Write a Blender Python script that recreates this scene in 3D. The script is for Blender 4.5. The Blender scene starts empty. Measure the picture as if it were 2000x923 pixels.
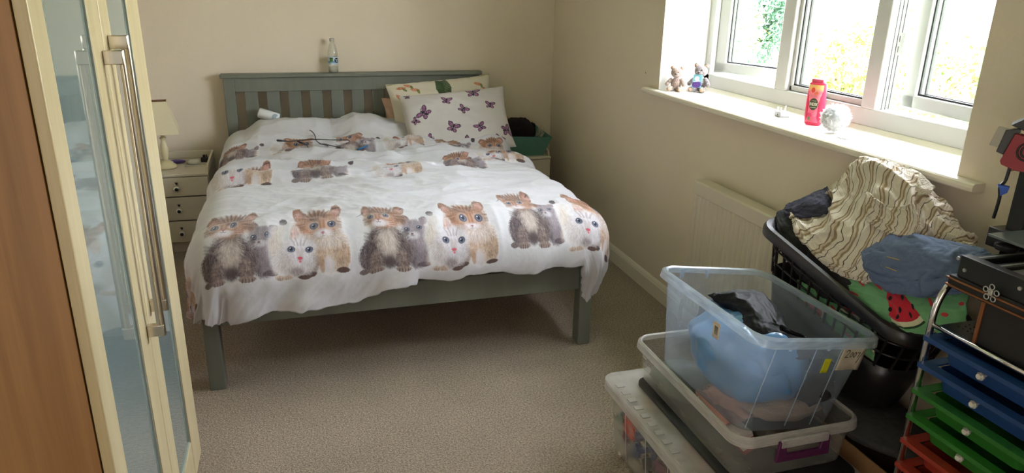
import bpy, bmesh, math, random
import numpy as np
from mathutils import Vector, Matrix
from math import sin, cos, pi, radians, hypot, atan2
random.seed(5)
SC = bpy.context.scene
COL = SC.collection
# ---------------------------------------------------------------- camera
YAW, PITCH, ROLL, FPX = .2964, -.3322, .0199, 1416.7
CAM = Vector((-1.7057, -4.7273, 1.4849))
fwd = Vector((sin(YAW)*cos(PITCH), cos(YAW)*cos(PITCH), sin(PITCH)))
r0 = Vector((cos(YAW), -sin(YAW), 0)); u0 = r0.cross(fwd)
rgt = r0*cos(ROLL) + u0*sin(ROLL); upv = -r0*sin(ROLL) + u0*cos(ROLL)
cd = bpy.data.cameras.new('camera'); co = bpy.data.objects.new('camera', cd); COL.objects.link(co)
cd.sensor_width = 36; cd.sensor_fit = 'HORIZONTAL'; cd.lens = FPX/2000*36; cd.clip_start = .05; cd.clip_end = 300
co.matrix_world = Matrix(((rgt.x, upv.x, -fwd.x, CAM.x), (rgt.y, upv.y, -fwd.y, CAM.y), (rgt.z, upv.z, -fwd.z, CAM.z), (0, 0, 0, 1)))
SC.camera = co
# ---------------------------------------------------------------- world, sun, exposure
SC.view_settings.view_transform = 'Standard'; SC.view_settings.look = 'None'; SC.view_settings.gamma = 1
SC.view_settings.use_curve_mapping = False
SC.view_settings.exposure = 2.0
w = bpy.data.worlds.new('sky'); SC.world = w; w.use_nodes = True
nt = w.node_tree; bg = nt.nodes['Background']
sk = nt.nodes.new('ShaderNodeTexSky'); sk.sky_type = 'NISHITA'; sk.sun_disc = False; sk.sun_elevation = radians(48); sk.sun_rotation = radians(250)
sk.air_density = 1.2; sk.dust_density = 2.5
mx = nt.nodes.new('ShaderNodeMixRGB'); mx.inputs[0].default_value = .72; mx.inputs[2].default_value = (3.2, 3.05, 3.0, 1)
nt.links.new(sk.outputs[0], mx.inputs[1]); nt.links.new(mx.outputs[0], bg.inputs[0]); bg.inputs[1].default_value = 2.6
sl = bpy.data.lights.new('sun', 'SUN'); sl.energy = 16; sl.angle = radians(1); sl.color = (1, .95, .86)
so = bpy.data.objects.new('sun', sl); COL.objects.link(so); so.location = (-6, -2, 12)
so.rotation_euler = Vector((.62, .25, -.75)).to_track_quat('-Z', 'Y').to_euler()
# portal in the window opening: guides the sky's light into the room
pl_ = bpy.data.lights.new('window_daylight_portal', 'AREA'); pl_.shape = 'RECTANGLE'; pl_.size = 1.7; pl_.size_y = 1.05
pl_.cycles.is_portal = True
po = bpy.data.objects.new('window_daylight_portal', pl_); COL.objects.link(po); po.location = (.335, -2.385, 1.6)
po.rotation_euler = Vector((-1, 0, 0)).to_track_quat('-Z', 'Z').to_euler()


# soft fill added behind the camera, with no lamp or opening of its own
dl = bpy.data.lights.new('rear_fill_light', 'AREA'); dl.shape = 'RECTANGLE'; dl.size = .8; dl.size_y = 1.9; dl.energy = 3.6; dl.color = (1, .96, .90)
do = bpy.data.objects.new('rear_fill_light', dl); COL.objects.link(do); do.location = (-2.15, -5.62, 1.1)
do.rotation_euler = Vector((0, 1, 0)).to_track_quat('-Z', 'Z').to_euler()


# ---------------------------------------------------------------- helpers
def at(px, py, ax, v):
    """point where the camera ray of a 2000x923 pixel meets the plane ax = v"""
    d = fwd*FPX + rgt*(px-1000) - upv*(py-461.5); i = 'xyz'.index(ax)
    return CAM + d*((v-CAM[i])/d[i])


def srgb(r, g, b):
    return tuple(((c/255/12.92) if c/255 <= .04045 else ((c/255+.055)/1.055)**2.4) for c in (r, g, b))


class NT:
    def __init__(s, name):
        s.m = bpy.data.materials.new(name); s.m.use_nodes = True; s.t = s.m.node_tree
        s.b = s.t.nodes['Principled BSDF']; s.out = s.t.nodes['Material Output']

    def n(s, k, **kw):
        o = s.t.nodes.new('ShaderNode'+k)
        for a, b in kw.items():
            setattr(o, a, b)
        return o

    def l(s, a, b): s.t.links.new(a, b)


def mat(name, col, rough=.6, metal=0, var=.06, vs=8, bump=0, bs=60, stretch=None, trans=0, sheen=0, spec=.5, alpha=1, coords='Object', coat=0):
    """plain procedural surface: colour with a soft noise variation, and noise relief"""
    k = NT(name); b = k.b
    tc = k.n('TexCoord'); mp = k.n('Mapping'); k.l(tc.outputs[coords], mp.inputs[0])
    if stretch: mp.inputs['Scale'].default_value = stretch
    nz = k.n('TexNoise'); nz.inputs['Scale'].default_value = vs; nz.inputs['Detail'].default_value = 4
    k.l(mp.outputs[0], nz.inputs[0])
    cr = k.n('MixRGB'); cr.inputs[1].default_value = (*[c*(1-var) for c in col], 1); cr.inputs[2].default_value = (*[min(1, c*(1+var)) for c in col], 1)
    k.l(nz.outputs[0], cr.inputs[0]); k.l(cr.outputs[0], b.inputs['Base Color'])
    b.inputs['Roughness'].default_value = rough; b.inputs['Metallic'].default_value = metal
    b.inputs['Specular IOR Level'].default_value = spec
    if sheen: b.inputs['Sheen Weight'].default_value = sheen
    if coat: b.inputs['Coat Weight'].default_value = coat
    if trans: b.inputs['Transmission Weight'].default_value = trans
    if bump:
        n2 = k.n('TexNoise'); n2.inputs['Scale'].default_value = bs; n2.inputs['Detail'].default_value = 5
        k.l(mp.outputs[0], n2.inputs[0]); bp = k.n('Bump'); bp.inputs['Strength'].default_value = bump; bp.inputs['Distance'].default_value = .01
        k.l(n2.outputs[0], bp.inputs['Height']); k.l(bp.outputs[0], b.inputs['Normal'])
    return k.m


def wood(name, c1, c2, scale=(1, 1, .08), rough=.45, sc=14):
    k = NT(name); tc = k.n('TexCoord'); mp = k.n('Mapping'); mp.inputs['Scale'].default_value = scale
    k.l(tc.outputs['Object'], mp.inputs[0])
    n1 = k.n('TexNoise'); n1.inputs['Scale'].default_value = sc; n1.inputs['Detail'].default_value = 8; n1.inputs['Distortion'].default_value = .6
    k.l(mp.outputs[0], n1.inputs[0]); cr = k.n('ValToRGB'); k.l(n1.outputs[0], cr.inputs[0])
    cr.color_ramp.elements[0].color = (*c1, 1); cr.color_ramp.elements[1].color = (*c2, 1)
    cr.color_ramp.elements[0].position = .3; cr.color_ramp.elements[1].position = .7
    n2 = k.n('TexNoise'); n2.inputs['Scale'].default_value = sc*8; k.l(mp.outputs[0], n2.inputs[0])
    mm = k.n('MixRGB', blend_type='MULTIPLY'); mm.inputs[0].default_value = .18; k.l(cr.outputs[0], mm.inputs[1]); k.l(n2.outputs[0], mm.inputs[2])
    k.l(mm.outputs[0], k.b.inputs['Base Color']); k.b.inputs['Roughness'].default_value = rough
    return k.m


def clear(name, tint=(1, 1, 1), haze=(.8, .85, .9), amount=.2, rough=.15, gloss=.5):
    """thin see-through plastic or glass: transparent, a little milky, with a fresnel gloss"""
    k = NT(name); k.t.nodes.remove(k.b)
    tr = k.n('BsdfTransparent'); tr.inputs[0].default_value = (*tint, 1)
    df = k.n('BsdfDiffuse'); df.inputs[0].default_value = (*haze, 1)
    tl = k.n('BsdfTranslucent'); tl.inputs[0].default_value = (*haze, 1)
    a = k.n('MixShader'); a.inputs[0].default_value = .4; k.l(df.outputs[0], a.inputs[1]); k.l(tl.outputs[0], a.inputs[2])
    m1 = k.n('MixShader'); m1.inputs[0].default_value = amount
    if amount:
        nz = k.n('TexNoise'); nz.inputs['Scale'].default_value = 9
        mr = k.n('MapRange'); mr.inputs[3].default_value = amount*.6; mr.inputs[4].default_value = amount*1.5
        k.l(nz.outputs[0], mr.inputs[0]); k.l(mr.outputs[0], m1.inputs[0])
    k.l(tr.outputs[0], m1.inputs[1]); k.l(a.outputs[0], m1.inputs[2])
    g = k.n('BsdfGlossy'); g.inputs['Roughness'].default_value = rough
    f = k.n('LayerWeight'); f.inputs[0].default_value = .5; pw = k.n('Math', operation='POWER'); pw.inputs[1].default_value = 4
    k.l(f.outputs['Facing'], pw.inputs[0]); mu = k.n('Math', operation='MULTIPLY_ADD'); mu.inputs[1].default_value = gloss*.9; mu.inputs[2].default_value = gloss*.06
    k.l(pw.outputs[0], mu.inputs[0]); m2 = k.n('MixShader'); k.l(mu.outputs[0], m2.inputs[0])
    k.l(m1.outputs[0], m2.inputs[1]); k.l(g.outputs[0], m2.inputs[2]); k.l(m2.outputs[0], k.out.inputs[0])
    return k.m


def painted(name, img, rough=.85, sheen=.2, bump=.25, bs=500, crease=0):
    """flat print: pixels painted by this script"""
    h, wd, _ = img.shape
    im = bpy.data.images.new(name, wd, h, alpha=False)
    a = np.ones((h, wd, 4), np.float32); img = np.clip(img, 0, 1)
    a[..., :3] = np.where(img <= .0031308, img*12.92, 1.055*np.maximum(img, 1e-6)**(1/2.4)-.055)   # stored sRGB-encoded
    im.pixels.foreach_set(a.ravel()); im.update(); im.pack()
    k = NT(name); t = k.n('TexImage'); t.image = im; t.extension = 'EXTEND'
    uv = k.n('UVMap'); uv.uv_map = 'UVMap'; k.l(uv.outputs[0], t.inputs[0]); k.l(t.outputs[0], k.b.inputs['Base Color'])
    k.b.inputs['Roughness'].default_value = rough; k.b.inputs['Sheen Weight'].default_value = sheen
    k.b.inputs['Specular IOR Level'].default_value = .2
    if bump:
        nz = k.n('TexNoise'); nz.inputs['Scale'].default_value = bs*.04; nz.inputs['Detail'].default_value = 6
        tc = k.n('TexCoord'); k.l(tc.outputs['Object'], nz.inputs[0])
        bp = k.n('Bump'); bp.inputs['Strength'].default_value = bump; bp.inputs['Distance'].default_value = .01
        k.l(nz.outputs[0], bp.inputs['Height']); k.l(bp.outputs[0], k.b.inputs['Normal'])
        if crease:      # sharp little creases of rumpled cotton
            dn = k.n('TexNoise'); dn.inputs['Scale'].default_value = 2.2; k.l(tc.outputs['Object'], dn.inputs[0])
            mv = k.n('MixRGB'); mv.inputs[0].default_value = .35; k.l(tc.outputs['Object'], mv.inputs[1]); k.l(dn.outputs[1], mv.inputs[2])
            rg = k.n('TexNoise'); rg.noise_type = 'RIDGED_MULTIFRACTAL'; rg.inputs['Scale'].default_value = 7; rg.inputs['Detail'].default_value = 3
            k.l(mv.outputs[0], rg.inputs[0]); b2 = k.n('Bump'); b2.inputs['Strength'].default_value = 1; b2.inputs['Distance'].default_value = crease
            k.l(rg.outputs[0], b2.inputs['Height']); k.l(bp.outputs[0], b2.inputs['Normal']); k.l(b2.outputs[0], k.b.inputs['Normal'])
    return k.m


class MB:
    """collects shapes (world coordinates); build() links them as ONE mesh object"""
    def __init__(s): s.v = []; s.f = []; s.uv = None

    def add(s, vs, fs):
        o = len(s.v); s.v += [tuple(v) for v in vs]; s.f += [tuple(i+o for i in f) for f in fs]; return s

    def box(s, a, b, M=None):
        x0, x1 = sorted((a[0], b[0])); y0, y1 = sorted((a[1], b[1])); z0, z1 = sorted((a[2], b[2]))
        vs = [Vector(p) for p in ((x0, y0, z0), (x1, y0, z0), (x1, y1, z0), (x0, y1, z0), (x0, y0, z1), (x1, y0, z1), (x1, y1, z1), (x0, y1, z1))]
        if M: vs = [M @ v for v in vs]
        return s.add(vs, [(0, 3, 2, 1), (4, 5, 6, 7), (0, 1, 5, 4), (1, 2, 6, 5), (2, 3, 7, 6), (3, 0, 4, 7)])

    def prism(s, pts, d):
        """extrude polygon pts (3D) by vector d"""
        n = len(pts); d = Vector(d); vs = [Vector(p) for p in pts] + [Vector(p)+d for p in pts]
        return s.add(vs, [tuple(range(n))[::-1], tuple(range(n, 2*n))] + [(i, (i+1) % n, n+(i+1) % n, n+i) for i in range(n)])

    def tube(s, pts, r, n=10, closed=False, cap=True):
        pts = [Vector(p) for p in pts]; m = len(pts); rr = r if isinstance(r, (list, tuple)) else [r]*m
        o = len(s.v); prev = None
        for i, p in enumerate(pts):
            a = pts[(i-1) % m] if (closed or i) else p; b = pts[(i+1) % m] if (closed or i < m-1) else p
            t = (b-a).normalized()
            if prev is None:
                q = Vector((0, 0, 1)) if abs(t.z) < .9 else Vector((1, 0, 0)); u = t.cross(q).normalized()
            else:
                u = (prev - t*prev.dot(t)).normalized()
            prev = u; v = t.cross(u)
            for k in range(n):
                an = 2*pi*k/n; s.v.append(tuple(p + (u*cos(an)+v*sin(an))*rr[i]))
        L = m if closed else m-1
        for i in range(L):
            for k in range(n):
                a = o+i*n+k; b = o+i*n+(k+1) % n; c = o+((i+1) % m)*n+(k+1) % n; d = o+((i+1) % m)*n+k
                s.f.append((a, b, c, d))
        if cap and not closed:
            s.f.append(tuple(o+k for k in range(n))[::-1]); s.f.append(tuple(o+(m-1)*n+k for k in range(n)))
        return s

    def lathe(s, prof, c, n=24, ax=None, cap=True):
        """profile of (r, h) about an axis (default up) through c"""
        c = Vector(c); ax = Vector(ax or (0, 0, 1)).normalized()
        q = Vector((1, 0, 0)) if abs(ax.x) < .9 else Vector((0, 1, 0)); u = ax.cross(q).normalized(); v = ax.cross(u); o = len(s.v)
        for r, h in prof:
            for k in range(n):
                an = 2*pi*k/n; s.v.append(tuple(c + ax*h + (u*cos(an)+v*sin(an))*r))
        for i in range(len(prof)-1):
            for k in range(n):
                s.f.append((o+i*n+k, o+i*n+(k+1) % n, o+(i+1)*n+(k+1) % n, o+(i+1)*n+k))
        if cap:
            s.f.append(tuple(o+k for k in range(n))[::-1]); s.f.append(tuple(o+(len(prof)-1)*n+k for k in range(n)))
        return s

    def ball(s, c, r, n=16, M=None, lump=0, seed=0):
        r = (r, r, r) if not isinstance(r, (tuple, list)) else r; o = len(s.v); h = n//2+1; rd = random.Random(seed)
        ph = [rd.uniform(0, 6) for _ in range(6)]
        for i in range(h+1):
            th = pi*i/h
            for k in range(n):
                an = 2*pi*k/n; d = Vector((sin(th)*cos(an), sin(th)*sin(an), cos(th)))
                f = 1+lump*(sin(3*d.x*2+ph[0])*sin(4*d.y+ph[1])+.6*sin(9*d.z+ph[2]+3*d.x)+.4*sin(13*d.y+ph[3]+7*d.x)) if lump else 1
                p = Vector((d.x*r[0], d.y*r[1], d.z*r[2]))*f
                if M: p = M @ p
                s.v.append(tuple(Vector(c)+p))
        for i in range(h):
            for k in range(n):
                s.f.append((o+i*n+k, o+(i+1)*n+k, o+(i+1)*n+(k+1) % n, o+i*n+(k+1) % n))
        return s

    def build(s, name, m, parent=None, smooth=False, bev=0, label=None, kind=None, seg=2, solid=0, sub=0):
        off = Vector((0, 0, 0))
        p = parent
        while p is not None: off += p.location; p = p.parent
        me = bpy.data.meshes.new(name); me.from_pydata([tuple(Vector(v)-off) for v in s.v], [], s.f)
        if s.uv is not None:
            ul = me.uv_layers.new(name='UVMap'); li = np.empty(len(me.loops), np.int32); me.loops.foreach_get('vertex_index', li)
            ul.data.foreach_set('uv', np.asarray(s.uv, np.float32)[li].ravel())
        bm = bmesh.new(); bm.from_mesh(me)
        if s.uv is None: bmesh.ops.remove_doubles(bm, verts=bm.verts, dist=1e-6)
        bmesh.ops.recalc_face_normals(bm, faces=bm.faces); bm.to_mesh(me); bm.free()
        if smooth: me.shade_smooth()
        me.materials.append(m); o = bpy.data.objects.new(name, me); COL.objects.link(o)
        if parent: o.parent = parent
        if bev:
            b = o.modifiers.new('bevel', 'BEVEL'); b.width = bev; b.segments = seg; b.limit_method = 'ANGLE'; b.angle_limit = radians(40)
            if smooth is False: me.shade_smooth(); me.set_sharp_from_angle(angle=radians(35))
        elif smooth == 'auto': me.set_sharp_from_angle(angle=radians(40))
        if solid: q = o.modifiers.new('solid', 'SOLIDIFY'); q.thickness = solid; q.offset = -1
        if sub: q = o.modifiers.new('sub', 'SUBSURF'); q.levels = sub; q.render_levels = sub
        if label: o['label'] = label
        if kind: o['kind'] = kind
        return o


def tag(o, label, cat, group=None):
    o['label'] = label; o['category'] = cat
    if group: o['group'] = group
    return o


def thing(name, loc, label, cat, group=None):
    o = bpy.data.objects.new(name, None); COL.objects.link(o); o.location = loc; o.empty_display_size = .05
    return tag(o, label, cat, group)


def copy_tree(o, parent=None):
    c = o.copy(); COL.objects.link(c)
    if parent: c.parent = parent
    for ch in o.children: copy_tree(ch, c)
    return c


rng = np.random.default_rng(11)
_G = rng.random((64, 64))


def vn(x, y, s=0):
    """smooth value noise on numpy arrays, 0..1"""
    x = np.asarray(x, float)+s*17.3; y = np.asarray(y, float)+s*9.7
    xi = np.floor(x).astype(int); yi = np.floor(y).astype(int); fx = x-xi; fy = y-yi
    fx = fx*fx*(3-2*fx); fy = fy*fy*(3-2*fy); g = lambda a, b: _G[a % 64, b % 64]
    return (g(xi, yi)*(1-fx)+g(xi+1, yi)*fx)*(1-fy)+(g(xi, yi+1)*(1-fx)+g(xi+1, yi+1)*fx)*fy


def fbm(x, y, s=0, o=4):
    r = 0; a = .5
    for i in range(o): r = r+a*(vn(x*2**i, y*2**i, s+i)-.5); a *= .5
    return r


def ridge(x, y, s=0, o=3):
    r = 0; a = .5
    for i in range(o): r = r+a*(1-np.abs(2*vn(x*2**i, y*2**i, s+i)-1))**2; a *= .5
    return r


def sstep(a, b, x):
    t = np.clip((x-a)/(b-a), 0, 1); return t*t*(3-2*t)


def grid_mesh(P, uv=None):
    """P: (n, m, 3) array of points"""
    n, m, _ = P.shape; mb = MB(); mb.v = [tuple(p) for p in P.reshape(-1, 3)]
    idx = np.arange(n*m).reshape(n, m)
    mb.f = [tuple(q) for q in np.stack([idx[:-1, :-1], idx[1:, :-1], idx[1:, 1:], idx[:-1, 1:]], -1).reshape(-1, 4).tolist()]
    if uv is not None: mb.uv = uv.reshape(-1, 2)
    return mb


def cat_rom(C, t):
    """Catmull-Rom along axis 0 of C at parameters t in 0..1"""
    C = np.asarray(C, float); n = len(C); x = t*(n-1); i = np.clip(np.floor(x).astype(int), 0, n-2); f = (x-i)
    g = lambda k: C[np.clip(i+k, 0, n-1)]
    sh = (slice(None),)+(None,)*(C.ndim-1); f = f[sh]
    return .5*((2*g(0))+(-g(-1)+g(1))*f+(2*g(-1)-5*g(0)+4*g(1)-g(2))*f**2+(-g(-1)+3*g(0)-3*g(1)+g(2))*f**3)


def sheet(ctrl, nu, nv, amp=.01, fs=(4, 4), seed=0, uvs=(1, 1), ridged=True, fine=.002):
    """cloth through a grid of control points, wrinkled along its own normal; returns an MB with UVs"""
    C = np.array([[tuple(p) for p in row] for row in ctrl], float)
    u = np.linspace(0, 1, nu); v = np.linspace(0, 1, nv)
    A = cat_rom(C, u); B = cat_rom(np.swapaxes(A, 0, 1), v); P = np.swapaxes(B, 0, 1)
    du = np.gradient(P, axis=0); dv = np.gradient(P, axis=1); N = np.cross(du, dv); N /= (np.linalg.norm(N, axis=2, keepdims=True)+1e-9)
    U, V = np.meshgrid(u, v, indexing='ij')
    d = (ridge(U*fs[0]+fbm(U*3, V*3, seed+5)*1.5, V*fs[1]+fbm(U*3, V*3, seed+9)*1.5, seed)-.35)*amp if ridged else fbm(U*fs[0], V*fs[1], seed)*amp*2
    d = d+fbm(U*fs[0]*5, V*fs[1]*5, seed+2)*fine*2
    return grid_mesh(P+N*d[..., None], np.stack([U*uvs[0], V*uvs[1]], -1))
# ================================================================ SETTING
M_wall = mat('magnolia_paint', (.72, .622, .505), .92, var=.035, vs=3, bump=.12, bs=45, spec=.2)
M_ceil = mat('ceiling_paint', (.86, .84, .80), .95, var=.02)
M_gloss = mat('cream_gloss_paint', (.78, .72, .61), .35, var=.02, vs=3)
M_upvc = mat('white_upvc', (.56, .56, .54), .3, var=.015, vs=2)
M_reveal = mat('white_reveal_paint', (.84, .84, .80), .85, var=.02)
# carpet: speckled twist pile
k = NT('beige_carpet'); tc = k.n('TexCoord')
n1 = k.n('TexNoise'); n1.inputs['Scale'].default_value = 150; n1.inputs['Detail'].default_value = 6; n1.inputs['Roughness'].default_value = .75
n2 = k.n('TexNoise'); n2.inputs['Scale'].default_value = 3.5; n2.inputs['Detail'].default_value = 3
n3 = k.n('TexVoronoi'); n3.inputs['Scale'].default_value = 260
for q in (n1, n2, n3): k.l(tc.outputs['Object'], q.inputs[0])
cr = k.n('ValToRGB'); e = cr.color_ramp.elements; e[0].position = .37; e[1].position = .63
e[0].color = (.20, .15, .11, 1); e[1].color = (.68, .56, .44, 1); k.l(n1.outputs[0], cr.inputs[0])
c2 = k.n('ValToRGB'); e = c2.color_ramp.elements; e[0].position = .3; e[1].position = .7; e[0].color = (.86, .86, .86, 1); e[1].color = (1, 1, 1, 1); k.l(n2.outputs[0], c2.inputs[0])
mm = k.n('MixRGB', blend_type='MULTIPLY'); mm.inputs[0].default_value = 1; k.l(cr.outputs[0], mm.inputs[1]); k.l(c2.outputs[0], mm.inputs[2])
k.l(mm.outputs[0], k.b.inputs['Base Color']); k.b.inputs['Roughness'].default_value = 1; k.b.inputs['Specular IOR Level'].default_value = .05
k.b.inputs['Sheen Weight'].default_value = .15
ad = k.n('Math', operation='ADD'); k.l(n1.outputs[0], ad.inputs[0]); k.l(n3.outputs[0], ad.inputs[1])
bp = k.n('Bump'); bp.inputs['Strength'].default_value = .9; bp.inputs['Distance'].default_value = .006
k.l(ad.outputs[0], bp.inputs['Height']); k.l(bp.outputs[0], k.b.inputs['Normal']); M_carpet = k.m

XL, YB, ZC = -2.72, -5.7, 2.42       # left wall, wall behind the camera, ceiling
WY1, WY2, WZ1, WZ2, REV = -1.523, -3.248, 1.0, 2.12, .243
st = dict(kind='structure')
MB().box((XL-.1, YB-.1, -.1), (0, .1, 0)).build('floor', M_carpet, **st)
MB().box((XL-.1, YB-.1, ZC), (.35, .1, ZC+.1)).build('ceiling', M_ceil, **st)
MB().box((XL-.1, 0, 0), (.35, .12, ZC)).build('wall_back', M_wall, **st)
MB().box((XL-.12, YB, 0), (XL, 0, ZC)).build('wall_left', M_wall, **st)
MB().box((XL-.1, YB-.12, 0), (.35, YB, ZC)).build('wall_front', M_wall, **st)
mb = MB()
mb.box((0, YB, -.1), (.34, WY2, ZC)); mb.box((0, WY1, -.1), (.34, 0, ZC)); mb.box((0, WY2, -.1), (.34, WY1, WZ1)); mb.box((0, WY2, WZ2), (.34, WY1, ZC))
WR = mb.build('wall_right', M_wall, **st)
MB().box((.001, WY1-.002, WZ1), (REV+.06, WY1+.001, WZ2)).build('window_reveal', M_reveal, WR)
MB().box((.001, WY2-.001, WZ1), (REV+.06, WY2+.002, WZ2)).build('window_reveal', M_reveal, WR)
MB().lathe([(.004, 0), (.004, -.003)], (-.0005, -1.376, 1.087), 10, (-1, 0, 0)).build('screw_hole', mat('dark_hole', (.05, .04, .03)), WR)
MB().lathe([(.007, 0), (.008, .004), (.005, .007)], (0, -3.397, 1.08), 10, (-1, 0, 0)).build('wall_plug', mat('wall_plug_brown', (.35, .25, .14)), WR)

def board(name, a, b, axis):
    """skirting with a moulded top edge, running along an axis"""
    (x0, y0), (x1, y1) = a, b; nrm = axis
    prof = [(0, 0), (.016, 0), (.016, .068), (.013, .074), (.013, .078), (.009, .086), (.004, .092), (0, .092)]
    pts = [(x0+nrm[0]*d, y0+nrm[1]*d, z) for d, z in prof]
    MB().prism(pts, (x1-x0, y1-y0, 0)).build(name, M_gloss, **st)
board('baseboard_right', (0, YB), (0, 0), (-1, 0)); board('baseboard_back', (XL, 0), (-.016, 0), (0, -1)); board('baseboard_left', (XL, YB), (XL, -.016), (1, 0))

# windowsill board (trim) with rounded nose and horns
zs = 1.0247
prof = [(-.034, zs), (-.039, zs-.004), (-.041, zs-.012), (-.039, zs-.021), (-.034, zs-.025), (.0, zs-.025), (.0, zs)]
mb = MB().prism([(x, -1.423, z) for x, z in prof], (0, -3.335+1.423, 0)); mb.box((-.002, WY2+.002, WZ1), (REV+.02, WY1-.002, zs))
mb.build('trim_1', M_gloss, **st)
mb = MB(); mb.prism([(REV-.02, WY2+.003, zs), (REV+.002, WY2+.003, zs), (REV+.002, WY2+.003, zs+.014), (REV-.006, WY2+.003, zs+.014)], (0, WY1-WY2-.006, 0)).build('trim_2', M_gloss, **st)

# ---- window: frame, two mullions, fixed pane, two ajar sashes
M_glass = clear('window_glass', (.97, .985, .98), amount=0, rough=.02, gloss=.9)
M_gasket = mat('black_gasket', (.02, .02, .02), .6); M_steel = mat('brushed_steel', (.55, .55, .54), .3, .9)
X0, X1 = REV, .315; FZ0, FZ1 = 1.10, 2.04
W = MB()
W.box((X0, WY2, zs), (X1, WY1, FZ0)); W.box((X0, WY2, FZ1), (X1, WY1, WZ2)); W.box((X0, WY1, zs), (X1, WY1-.045, WZ2)); W.box((X0, WY2, zs), (X1, WY2+.045, WZ2))
win = W.build('window_1', M_upvc, bev=.004, **st)
for y0, y1 in ((-2.08, -2.155), (-2.587, -2.655)):
    MB().box((X0-.001, y0, FZ0-.003), (X1, y1, FZ1)).build('mullion', M_upvc, win, bev=.005)
# fixed middle light: bead, gasket, pane
def light(y0, y1, z0, z1, xm, win, M=None, rot=None):
    """glazed rectangle: beads, gasket, pane; M maps local coordinates to the world"""
    def bx(a, b):
        m = MB().box(a, b)
        if M: m.v = [tuple(M @ Vector(v)) for v in m.v]
        return m
    g = MB()
    for a, b in (((xm-.004, y0, z0), (xm+.004, y1, z0+.006)), ((xm-.004, y0, z1-.006), (xm+.004, y1, z1)), ((xm-.004, y0, z0), (xm+.004, y0-.006, z1)), ((xm-.004, y1+.006, z0), (xm+.004, y1, z1))):
        g.add(bx((a[0]-.010, a[1], a[2]), (a[0]-.002, b[1], b[2])).v, [(0, 3, 2, 1), (4, 5, 6, 7), (0, 1, 5, 4), (1, 2, 6, 5), (2, 3, 7, 6), (3, 0, 4, 7)])
        g.add(bx((b[0]+.006, a[1], a[2]), (b[0]+.016, b[1], b[2])).v, [(0, 3, 2, 1), (4, 5, 6, 7), (0, 1, 5, 4), (1, 2, 6, 5), (2, 3, 7, 6), (3, 0, 4, 7)])
    g.build('gasket', M_gasket, win)
    for dx in (-.010, .014):
        q = MB(); q.v = bx((xm+dx, y0, z0), (xm+dx, y1, z1)).v[:]; x = [q.v[i] for i in (0, 3, 7, 4)]
        p = MB().add(x, [(0, 1, 2, 3)]); p.build('pane', M_glass, win)
mb = MB()
for a, b in (((.262, -2.155, FZ0), (.30, -2.587, FZ0+.022)), ((.262, -2.155, FZ1-.022), (.30, -2.587, FZ1)), ((.262, -2.155, FZ0), (.30, -2.172, FZ1)), ((.262, -2.570, FZ0), (.30, -2.587, FZ1))):
    mb.box(a, b)
mb.build('glazing_bead', M_upvc, win, bev=.003)
light(-2.172, -2.570, FZ0+.022, FZ1-.022, .285, win)

def sash(hx, hy, wdt, ang, sgn):
    """casement hinged at (hx, hy); sgn -1: extends towards -y, +1 towards +y; swings outwards"""
    T = Matrix.Translation((hx, hy, 0)) @ Matrix.Rotation(ang, 4, 'Z')
    y1 = sgn*wdt; z0, z1 = FZ0+.012, FZ1-.012; s = .062
    def bx(m, a, b): q = MB().box(a, b); m.add([T @ Vector(v) for v in q.v], q.f)
    m = MB(); ya, yb = 0, y1
    bx(m, (0, ya, z0), (.055, yb, z0+s*.75)); bx(m, (0, ya, z1-s), (.055, yb, z1)); bx(m, (0, ya, z0), (.055, ya+sgn*s, z1)); bx(m, (0, yb-sgn*s, z0), (.055, yb, z1))
    f = m.build('sash', M_upvc, win, bev=.004)
    lo, hi = (ya+sgn*s, yb-sgn*s); a, b = max(lo, hi), min(lo, hi)
    light(a, b, z0+s*.75, z1-s, .027, f, T)
    h = MB(); bx(h, (-.012, yb-sgn*s*.6, 1.50), (0, yb-sgn*s*.35, 1.56)); bx(h, (-.03, yb-sgn*s*.6, 1.50), (-.012, yb-sgn*s*.35, 1.62)); h.build('window_handle', M_upvc, f, bev=.003)
sash(.268, -1.572, .505, radians(14), -1)
sash(.268, -3.203, .535, radians(-7), 1)
# espagnolette keep on the right-hand mullion
m = MB().box((.285, -2.6562, 1.285), (.312, -2.660, 1.36)); m.box((.29, -2.657, 1.295), (.30, -2.664, 1.315)); m.box((.29, -2.657, 1.33), (.30, -2.664, 1.35))
m.build('lock_keep', M_steel, win)
for zz in (.27, .285, .30): MB().box((zz, -2.655, FZ0), (zz+.002, -2.6575, FZ1)).build('weather_seal', mat('grey_seal', (.2, .2, .2)), win)
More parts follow.
